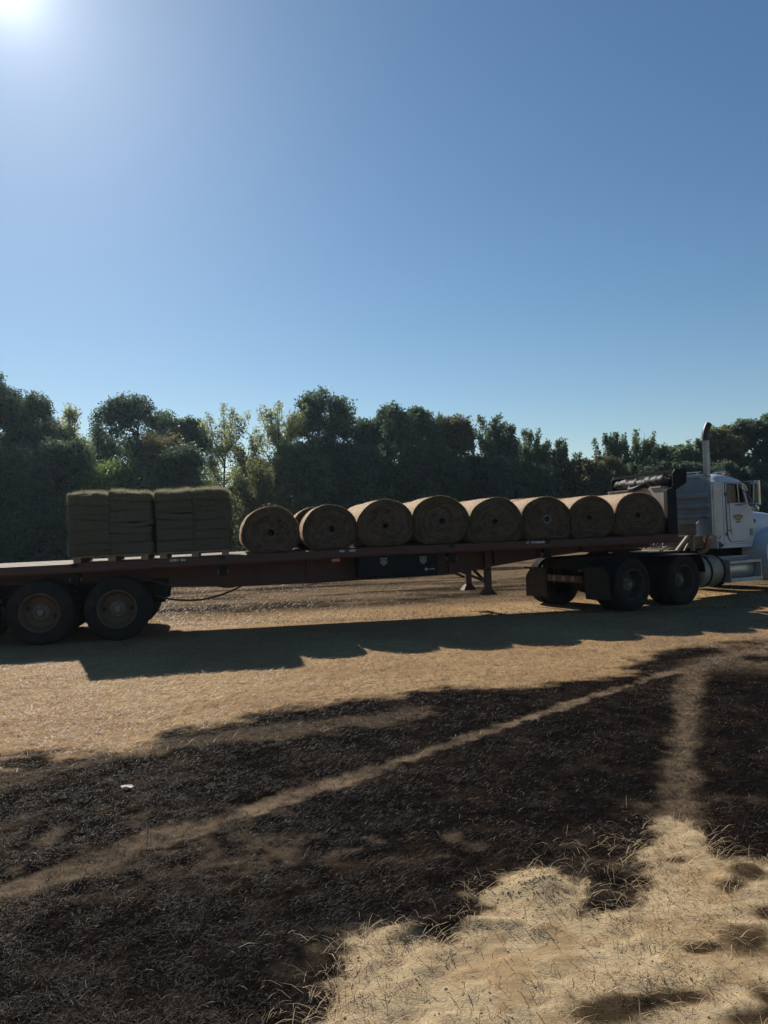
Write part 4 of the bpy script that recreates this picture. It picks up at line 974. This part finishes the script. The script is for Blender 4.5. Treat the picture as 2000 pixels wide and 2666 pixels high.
# panel seams, rivets and latches
MB().box(3.2, 3.206, YN - .003, YN - .0005, 1.07, 2.46).build('panel_seam', M['ink'], cb)
MB().box(2.96, 4.2, YN - .003, YN - .0005, 1.135, 1.141).build('panel_seam', M['ink'], cb)
for zz in np.arange(1.2, 2.4, .1): MB().lathe([(.008, YN - .0005), (.006, YN - .005), (.001, YN - .006)], 7, (2.975, 0, zz)).build('rivet', M['alu'], cb)
# lettering
def text_mesh(body, size, offset=0.0, arch=0.0, sx=1.0):
    cu = bpy.data.curves.new('t', 'FONT'); cu.body = body; cu.size = size; cu.align_x = 'CENTER'; cu.offset = offset; cu.extrude = .0012; cu.resolution_u = 2
    o = bpy.data.objects.new('t', cu); col.objects.link(o); bpy.context.view_layer.update()
    me = bpy.data.meshes.new_from_object(o.evaluated_get(bpy.context.evaluated_depsgraph_get()))
    bpy.data.objects.remove(o); bpy.data.curves.remove(cu)
    for v in me.vertices:
        x_, y_, z_ = v.co; v.co = (x_ * sx, -z_, y_ - arch * x_ * x_)
    return me
for body, size, zz, arch, sx, back in (('PARAMOUNT', .088, 1.715, .35, .62, True), ('COMPANY', .066, 1.648, 0, .6, True), ('803-883-4378', .04, 1.598, 0, .72, False)):
    if back:
        o = link('lettering', text_mesh(body, size, .0055, arch, sx), M['ink'], door, (3.69, YN - .0185, zz))
        o = link('lettering', text_mesh(body, size, .001, arch, sx), M['yellow'], door, (3.69, YN - .0215, zz))
    else:
        link('lettering', text_mesh(body, size, .001, arch, sx), M['ink'], door, (3.69, YN - .0185, zz))
# ---- mirrors
mr = MB().prism(round_poly([(4.005, 1.97), (4.065, 1.97), (4.065, 2.5), (4.005, 2.5)], .02), 'y', -.02, .19).build('mirror', M['chrome'], truck, bevel=.008)
MB().box(3.997, 4.004, -.005, .175, 1.99, 2.48).build('mirror_glass', M['mirror'], mr)
for pts in ([(3.80, YN - .005, 2.47), (3.9, .15, 2.49), (4.06, .08, 2.5)], [(3.72, YN - .005, 2.44), (3.9, .18, 2.2), (4.03, .1, 1.97)], [(3.62, YN - .015, 1.985), (3.85, .2, 2.0), (4.03, .1, 2.03)], [(3.60, YN - .02, 1.975), (3.85, YN - .02, 1.985)]):
    MB().tube(pts, .011, 7).build('mirror_arm', M['chrome'], mr, smooth='angle')
rm_ = MB().lathe([(.001, -.02), (.06, -.015), (.085, 0), (.085, .02), (.001, .021)], 20, (3.985, .07, 1.9), axis='x').build('round_mirror', M['mirror'], mr, smooth='angle')
# ---- exhaust stack
stx, sty = 2.76, .34
pts = [(stx, sty, 1.3), (stx, sty, 2.6), (stx, sty, 3.36), (stx + .005, sty, 3.46), (stx + .03, sty, 3.56), (stx + .075, sty, 3.65), (stx + .13, sty, 3.715)]
st = MB().tube(pts[:3], .07, 24, False).build('exhaust_stack', M['stack'], truck, smooth='angle')
mb = MB().tube(pts[2:], .0705, 24, False); mb.tube(pts[2:], .063, 24, False); mb.build('exhaust_tip', M['soot'], st, smooth='angle')
mb = MB()
for z_ in (2.58, 1.9): mb.lathe([(.071, z_), (.077, z_ + .004), (.077, z_ + .025), (.071, z_ + .03)], 24, (stx, sty, 0), axis='z')
mb.build('clamp', M['hub'], st, smooth='angle')
# ---- headache rack behind the cab
XR = 2.62
prof = [(.36, 1.36), (2.09, 1.36), (2.32, 1.5), (2.32, 2.44), (2.11, 2.65), (.34, 2.65), (.13, 2.44), (.13, 1.36)]
rk = MB().prism(prof, 'x', XR, XR + .02).build('headache_rack', M['alu'], truck, bevel=.004)
MB().prism([(p[0], p[1]) for p in prof], 'x', XR + .0, XR + .05, [[(1.225 + (p[0] - 1.225) * .93, 2.0 + (p[1] - 2.0) * .89) for p in prof][::-1]])
rim_in = [(1.225 + (p[0] - 1.225) * .93, 2.0 + (p[1] - 2.0) * .885) for p in prof]
MB().prism(prof, 'x', XR - .035, XR - .0005, [rim_in[::-1]]).build('rack_border', M['alu'], rk, bevel=.004)
for zz in (2.23, 2.02, 1.80):
    MB().prism([(XR - .001, zz + .02), (XR - .07, zz - .01), (XR - .07, zz - .055), (XR - .001, zz - .11)], 'y', .2, 2.25).build('rack_rib', M['alu'], rk, bevel=.003)
MB().box(XR + .021, 2.93, .12, .135, 1.34, 2.43).build('rack_side', M['alu'], rk, bevel=.003)
MB().box(XR + .021, 2.93, .135, .2, 2.03, 2.33).build('rack_side', M['white'], rk, bevel=.003)
tr_ = MB().add([(2.36, .36, 1.36), (2.36, 2.1, 1.36), (2.36, 2.1, 1.61), (2.36, .36, 1.61)], [(0, 1, 2, 3)])
tr_ = MB().box(2.36, 2.372, .36, 2.1, 1.36, 1.605); tr_.box(2.373, XR - .036, .36, 2.1, 1.36, 1.372)
tr_.build('rack_tray', M['dusty_alu'], rk)
MB().prism([(2.36, 1.36), (XR - .036, 1.36), (XR - .036, 1.72), (2.5, 1.70), (2.36, 1.605)], 'y', .345, .3595).build('tray_end', M['alu'], rk)
for yy in (.5, 1.0, 1.6): MB().tube([(2.66, yy, 2.66), (2.66, yy, 2.70)], .012, 6).build('rack_rail_post', M['chrome'], rk)
MB().tube([(2.66, .4, 2.70), (2.66, 2.05, 2.70)], .014, 8).build('rack_rail', M['chrome'], rk)
# supports and clutter behind the cab
MB().bar((2.42, .5, 1.03), (2.42, .5, 1.355), .07).build('rack_post', M['beige'], truck)
MB().bar((2.05, .62, 1.04), (2.36, .56, 1.35), .06).build('rack_brace', M['beige'], truck)
MB().bar((2.2, .55, 1.04), (2.4, .52, 1.3), .03).build('rack_brace', M['beige'], truck)
MB().box(2.5, 2.9, .6, 1.5, 1.12, 1.34).build('air_tank_box', M['beige'], truck, bevel=.02)
MB().tube([(2.74, .38, 1.3), (2.74, .38, 1.16), (2.72, .4, 1.06), (2.66, .44, 1.0), (2.6, .5, .98)], .065, 14).build('exhaust_elbow', M['copper'], truck, smooth='angle')
mb = MB()
for k in range(3):
    pts = [(1.35 + .02 * j + .03 * math.sin(j * 1.1 + k), .9 + .25 * k + .07 * math.cos(j * .9), 1.2 + .08 * math.sin(j * .9) + .0 * k) for j in range(36)]
    MB().tube(pts, .012, 6).build('air_line', M['hose'], truck, smooth=True)
MB().bar((1.5, .6, 1.05), (1.9, .75, 1.14), .035).build('pry_bar', M['cream'], truck)
for a, b in (((2.95, .2, 1.2), (2.86, .24, 1.06)), ((2.9, .22, 1.22), (2.97, .2, 1.1))): MB().tube(sag(a, b, .06, 8), .014, 6).build('glad_hand_hose', M['hose'], truck, smooth=True)
MB().lathe([(.035, .19), (.035, .24), (.001, .241)], 12, (2.98, 0, 1.13)).build('glad_hand', M['hub'], truck)
# ---- hood and fender
mb = MB(); secs = []
for xx, w_, zt, zb in ((4.29, .78, 1.90, 1.15), (4.45, .77, 1.885, 1.15), (4.8, .74, 1.86, 1.15), (5.4, .68, 1.81, 1.12), (6.0, .62, 1.74, 1.1), (6.3, .58, 1.70, .7), (6.34, .5, 1.62, .72)):
    s_ = []
    for k in range(25):
        a = math.pi * k / 24; e = .38
        u = -math.copysign(abs(math.cos(a)) ** e, math.cos(a)); s_.append((xx, 1.225 + u * w_, zb + (zt - zb) * abs(math.sin(a)) ** e))
    secs.append(s_)
for s_ in secs: mb.v += s_
for i in range(len(secs) - 1):
    for k in range(24): mb.f.append((i * 25 + k, i * 25 + k + 1, (i + 1) * 25 + k + 1, (i + 1) * 25 + k))
mb.f.append(tuple((len(secs) - 1) * 25 + k for k in range(25)))
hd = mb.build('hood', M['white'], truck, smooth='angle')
mb = MB().lathe([(.001, .0), (.085, .002), (.09, .01), (.001, .012)], 20); mb.v = [(p[0] + 4.5, p[1] + .446, p[2] * .52 + 1.62) for p in mb.v]; mb.build('emblem', M['redlens'], hd)
MB().box(6.3, 6.36, .85, 1.6, .75, 1.6).build('grille', M['chrome'], truck, bevel=.02)
for s_ in (0, 1):
    outer = [(4.47, .28), (4.36, .55), (4.26, .95), (4.36, 1.2), (4.7, 1.38), (5.1, 1.46), (5.6, 1.47), (6.05, 1.38), (6.35, 1.15), (6.42, .85)]
    inner = [(6.3, .85), (6.15, 1.02), (5.95, 1.1), (5.55, 1.14), (5.15, 1.1), (4.95, .95), (4.86, .7), (4.84, .45), (4.8, .28)]
    y0, y1 = (.03, .62) if s_ == 0 else (1.83, 2.42)
    f_ = MB().prism(round_poly(outer + inner, .12, 3), 'y', y0, y1).build('fender', M['white'], truck, smooth='angle', bevel=.07)
    f_.modifiers['bevel'].segments = 4; f_.modifiers['bevel'].angle_limit = R(60)
    if s_ == 0:
        mb = MB().lathe([(.001, -.006), (.07, .0), (.08, .02)], 18); mb.v = [(p[0] + 4.47, p[1] + .02, p[2] * .5 + .93) for p in mb.v]; mb.build('side_lamp', M['redlens'], f_, smooth='angle')
MB().box(6.45, 6.6, .05, 2.4, .4, .72).build('bumper', M['chrome'], truck, bevel=.04)

TREES = [
  (-24.5,47.4,12.2,3.6,'round','dark','tall dark tree cut off by the left edge of the photo'),
  (-22.7,50.2,11.2,3.5,'round','dark','dark rounded tree just right of the tall one at the left edge'),
  (-20.5,50.4,10.4,2.6,'airy','pale','thin pale green tree left of the broad dark round crown'),
  (-19.8,53.4,10.3,3.1,'airy','mid','feathery mid green tree touching the left side of the broad round crown'),
  (-17.4,54.8,11.5,5.8,'round','dark','broad dark round-crowned tree rising above the two sod stacks'),
  (-14.0,55.6,10.0,2.3,'round','mid','small dark tree between the broad round crown and the pale slender tree'),
  (-11.3,54.8,10.7,3.6,'airy','pale','pale slender tree with sky showing through, behind the right sod stack'),
  (-9.9,58.9,9.1,2.8,'airy','olive','low olive tree in the dip between two pale airy trees'),
  (-7.8,56.7,11.2,3.4,'airy','pale','pale airy tree with dark forked trunk, left of the tallest dark tree'),
  (-4.2,59.5,12.4,5.7,'round','dark','tallest dark dense tree behind the first sod rolls, mid skyline'),
  (-1.0,63.0,10.6,3.0,'round','dark','dark tree filling the notch right of the tallest mid-skyline tree'),
  (1.9,62.2,11.3,5.8,'round','dark','wide dark domed tree behind the third and fourth sod rolls'),
  (4.1,65.1,11.2,2.4,'poplar','mid','narrow green tree between wide dark dome and the brownish topped tree'),
  (6.1,65.9,10.9,3.8,'round','brown','tree with a yellowish brown top right of the wide dark dome'),
  (9.7,66.3,11.0,3.4,'poplar','mid','upright spiky tree right of the brownish topped tree'),
  (11.1,65.9,9.9,2.0,'poplar','dark','slim spire of dark leaves between two upright spiky trees'),
  (12.7,67.5,9.7,3.1,'poplar','mid','upright tree with several pointed tips above the sixth sod roll'),
  (13.9,67.0,8.5,1.8,'poplar','mid','short pointed tree left of the lone conical tree'),
  (15.6,67.6,8.8,2.5,'poplar','mid','lone conical tree standing in the lowest dip of the skyline'),
  (17.8,70.3,7.7,2.3,'poplar','mid','low green tree right of the lone conical tree'),
  (18.3,65.9,7.0,4.8,'round','brown','low brownish spreading tree behind the seventh sod roll'),
  (21.3,71.5,9.6,3.0,'poplar','mid','spiky tree above the low brownish spreading tree'),
  (23.6,71.3,9.7,4.1,'poplar','mid','cluster-topped upright tree above the rolled black tarp'),
  (26.1,73.0,9.0,2.6,'poplar','dark','dark upright tree right of the cluster-topped one above the tarp'),
  (28.9,74.8,8.8,3.4,'round','mid','small round tree left of the truck exhaust stack'),
  (31.1,75.5,9.2,2.8,'poplar','mid','pointed tree directly behind the truck exhaust stack'),
  (33.2,74.4,10.3,4.3,'round','olive','olive green tree right of the exhaust stack, above the cab roof'),
  (36.7,75.5,11.5,6.1,'round','dark','big dark round tree above the truck hood at the right'),
  (40.9,76.7,11.9,5.8,'round','dark','dark tree cut off by the right edge of the photo'),
  (-14.2,48.5,7.9,3.7,'shrub','brown','olive brown bushy tree top behind the dark dome-shaped shrub'),
  (-12.2,46.3,6.9,3.3,'shrub','dark','dark dome-shaped shrub right behind the two sod stacks'),
  (-16.1,46.0,6.1,3.6,'shrub','green','yellow green bushy sapling behind the left sod stack'),
  (-8.5,53.1,6.9,3.8,'airy','olive','low yellowish airy tree above the first sod roll'),
  (-5.9,55.5,7.9,3.3,'round','mid','lower green tree in front of the tallest dark tree'),
  (-19.6,45.9,7.4,3.9,'round','dark','bluish dark lower tree left of the sod stacks'),
  (-21.0,43.4,6.7,3.4,'round','dark','lowest dark tree at the left edge above the empty deck end'),
  (-2.1,57.5,7.8,4.5,'round','dark','low dark tree behind the second and third sod rolls'),
  (3.4,60.0,7.7,4.7,'round','dark','low dark tree behind the fourth sod roll'),
  (8.4,62.1,7.2,4.7,'round','dark','low dark tree behind the fifth sod roll'),
  (12.5,63.7,6.4,4.2,'round','dark','low dark tree behind the sixth sod roll'),
  (23.6,67.8,6.6,4.7,'round','dark','low dark tree behind the rolled black tarp'),
  (28.3,69.4,6.4,4.4,'round','dark','low dark tree behind the truck cab roof'),
  (32.8,70.1,6.5,5.3,'round','dark','low dark tree right of the truck mirror, above the hood'),
]

# ------------------------------------------------------------------ trees
HUE = {'dark': (.056, .086, .05), 'mid': (.082, .12, .06), 'pale': (.22, .25, .11), 'olive': (.12, .13, .05), 'brown': (.095, .088, .042), 'green': (.11, .15, .04)}
def leaf_cloud(C, sig, per, size, base, r, flat=1.0, tone=None):
    """many small leaf faces gathered in clumps round the points C"""
    n = len(C) * per
    P = np.repeat(C, per, 0) + np.clip(r.normal(0, 1, (n, 3)), -1.7, 1.7) * np.repeat(np.broadcast_to(sig, (len(C),))[:, None], per, 0) * [1, 1, flat]
    A = r.normal(0, 1, (n, 3)); A /= np.linalg.norm(A, axis=1)[:, None]
    B_ = np.cross(A, r.normal(0, 1, (n, 3))); B_ /= np.linalg.norm(B_, axis=1)[:, None] + 1e-9
    s = size * r.uniform(.6, 1.35, n)[:, None]
    s = s * 1.22; V = np.empty((n, 3, 3)); V[:, 0] = P - A * s; V[:, 1] = P + A * s * .55 + B_ * s * .62; V[:, 2] = P + A * s * .8 - B_ * s * .45
    ct_ = np.repeat(r.uniform(.7, 1.35, len(C)) if tone is None else tone, per)
    c = np.array(base) * (ct_ * r.uniform(.7, 1.3, n))[:, None]
    yel = r.random(n) < .06; c[yel] *= [1.6, 1.3, .9]
    return V.reshape(-1, 3), np.arange(n * 3).reshape(n, 3), np.repeat(c, 3, 0)

def make_tree(x, y, h, w, kind, hue, label, seed):
    r = np.random.default_rng(seed); root = empty('shrub' if kind == 'shrub' else 'tree', (x, y, 0), 0)
    tag(root, label, 'shrub' if kind == 'shrub' else 'tree', 'trees along the field edge')
    base = HUE[hue]; w = w * (1.75 if kind == 'poplar' else 1.3); rad = w / 2; mb = MB(); C = []; sig = []
    lean = r.normal(0, .02 * h, 2)
    def trunk_at(z): return np.array([lean[0] * (z / h) ** 2 + .08 * math.sin(z), lean[1] * (z / h) ** 2, z])
    tr0 = .012 * h + .04
    if kind in ('round', 'shrub'):
        top = h * (.8 if kind == 'round' else .4)
        zs = np.linspace(-.2, top, 9); mb.tube([trunk_at(z) for z in zs], [max(.02, tr0 * (1 - .85 * (z / top if z > 0 else 0))) for z in zs], 8)
        nl = int(30 + 2.2 * h) if kind == 'round' else 26
        zc, rz = (h * .5, h * .52) if kind == 'round' else (h * .35, h * .67)
        for k in range(nl):
            z = h * (r.uniform(.08, .97) if k > 5 else r.uniform(.8, .97))
            env = rad * max(.18, 1 - abs((z - zc) / rz) ** 2.6) ** .6
            a = r.uniform(0, 6.28); q = env * math.sqrt(r.uniform(.05, .8))
            lr = r.uniform(.3, .46) * min(rad, 2.2) * (.65 + .35 * env / rad)
            c = np.array([q * math.cos(a), q * math.sin(a), min(z, h - lr * .8)]); c[:2] += trunk_at(max(c[2], 0))[:2]
            zb = max(.3, c[2] - r.uniform(.8, 2.2)); p0 = trunk_at(min(zb, top))
            mb.tube([p0, p0 * .45 + c * .55 + [0, 0, -.15], c], [tr0 * .32, tr0 * .2, .015], 5)
            m_ = int(14 * (lr / .6) ** 1.4) + 6
            dd = r.normal(0, 1, (m_, 3)); dd /= np.linalg.norm(dd, axis=1)[:, None]
            C.append(c + dd * lr * r.uniform(.45, 1.05, (m_, 1)) * [1, 1, .85]); sig.append(np.full(m_, .16 + .1 * r.random()))
        C = np.concatenate(C); sig = np.concatenate(sig); per, size = 30, .095
        if kind == 'shrub': per, size = 28, .08
        C[:, 2] = np.maximum(C[:, 2], .25)
    else:
        top = h * .95
        zs = np.linspace(-.2, top, 11); mb.tube([trunk_at(z) for z in zs], [max(.012, tr0 * .8 * (1 - .9 * (z / top if z > 0 else 0))) for z in zs], 8)
        nb = 34 if kind == 'poplar' else 30
        for k in range(nb):
            z0 = h * r.uniform(.06, .72); a = r.uniform(0, 6.28)
            if kind == 'poplar':
                z1 = min(h, z0 + h * r.uniform(.2, .42)); out = rad * r.uniform(.25, .95) * (1 - .45 * (z1 / h) ** 3)
            else:
                z1 = min(h * .995, z0 + h * r.uniform(.12, .32)); out = rad * r.uniform(.35, 1.05)
            if k == 0: z0, z1, out = h * .7, h, .1
            if k in (1, 2, 3): z1 = h * r.uniform(.9, .99); z0 = z1 - .3 * h; out = rad * r.uniform(.3, .6)
            p0 = trunk_at(z0); p1 = np.array([p0[0] + math.cos(a) * out, p0[1] + math.sin(a) * out, z1])
            pm = p0 * .45 + p1 * .55 + np.array([math.cos(a) * out * .18, math.sin(a) * out * .18, -.06 * h * .3])
            mb.tube([p0, pm, p1], [tr0 * .3, tr0 * .17, .01], 5)
            m_ = 12 if kind == 'poplar' else 13
            t = r.uniform(.12, 1.0, m_)[:, None]
            C.append((1 - t) ** 2 * p0 + 2 * t * (1 - t) * pm + t * t * p1); s0 = .2 if kind == 'poplar' else .26
            sig.append(s0 * (1.25 - .75 * t[:, 0]) + .03)
        # leafy skirt
        m_ = 60 if kind == 'poplar' else 55
        zz = r.uniform(.2, .5 * h, m_); aa = r.uniform(0, 6.28, m_); q = rad * np.sqrt(r.random(m_)) * .9
        C.append(np.stack([q * np.cos(aa), q * np.sin(aa), zz], 1)); sig.append(np.full(m_, .3))
        C = np.concatenate(C); sig = np.concatenate(sig); per, size = (28, .082) if kind == 'poplar' else (27, .082)
    mb.build('trunk', M['bark'], root, smooth=True)
    V, F, cc = leaf_cloud(C, sig, per, size * (y / 55), base, r, 1.0 if kind != 'poplar' else 1.4)
    V[:, 2] = np.maximum(V[:, 2], .03)
    link('crown', npmesh('crown', V, F, cc), M['leaf'], root)

for i, t in enumerate(TREES): make_tree(*t, 500 + i)

# dense low growth under and behind the edge trees, one continuous mass
r = np.random.default_rng(77); n = 2600
vx = r.uniform(-.58, .58, n); D = 50 + 27 * (vx + .5) + r.uniform(-7, 9, n)
hh = r.random(n) ** 1.2 * (3.6 + 1.5 * vnoise(vx * 30, D * .3, 5)) * np.interp(D - (50 + 27 * (vx + .5)), [-7, -3, 9], [.35, .8, 1.55])
V, F, cc = leaf_cloud(np.stack([vx * D * 1.02, D, hh + .1], 1), np.full(n, .42), 26, .12, (.04, .062, .04), r)
V[:, 2] = np.maximum(V[:, 2], .02)
tag(link('undergrowth', npmesh('undergrowth', V, F, cc), M['leaf']), 'dark tangled undergrowth along the foot of the trees', 'undergrowth', kind='stuff')
# deeper wood that closes the gaps behind the edge trees
n = 2300; vx = r.uniform(-.62, .62, n); D = 60 + 30 * (vx + .5) + r.uniform(0, 10, n)
hmax = np.interp(vx, [-.6, -.35, -.1, .05, .12, .2, .3, .5, .62], [9.5, 7.5, 8.0, 8.2, 6.0, 6.5, 7.0, 8.5, 9.5]) * (.9 + .25 * vnoise(vx * 40, D * .05, 8))
V, F, cc = leaf_cloud(np.stack([vx * D, D, r.random(n) ** .8 * hmax], 1), np.full(n, .62), 26, .16, (.036, .058, .04), r)
V[:, 2] = np.maximum(V[:, 2], .02)
tag(link('deep_woodland', npmesh('deep_woodland', V, F, cc), M['leaf']), 'shadowy woodland mass behind the edge trees', 'woodland', kind='stuff')

# ------------------------------------------------------------------ haze volume added to imitate lens veiling glare over the trees
hz = MB().box(-80, 80, -25, 105, -1.2, 14.5).build('haze', None); tag(hz, kind='stuff')
hm = bpy.data.materials.new('glare_haze'); hm.use_nodes = True; hm.node_tree.nodes.clear()
ho = hm.node_tree.nodes.new('ShaderNodeOutputMaterial'); hv = hm.node_tree.nodes.new('ShaderNodeVolumePrincipled')
hv.inputs['Color'].default_value = (.6, .8, 1, 1); hv.inputs['Density'].default_value = .00022; hv.inputs['Anisotropy'].default_value = .6
hm.node_tree.links.new(hv.outputs[0], ho.inputs['Volume']); hz.data.materials.append(hm)
tag(hz, 'thin haze volume added to imitate lens glare over the trees', 'haze')
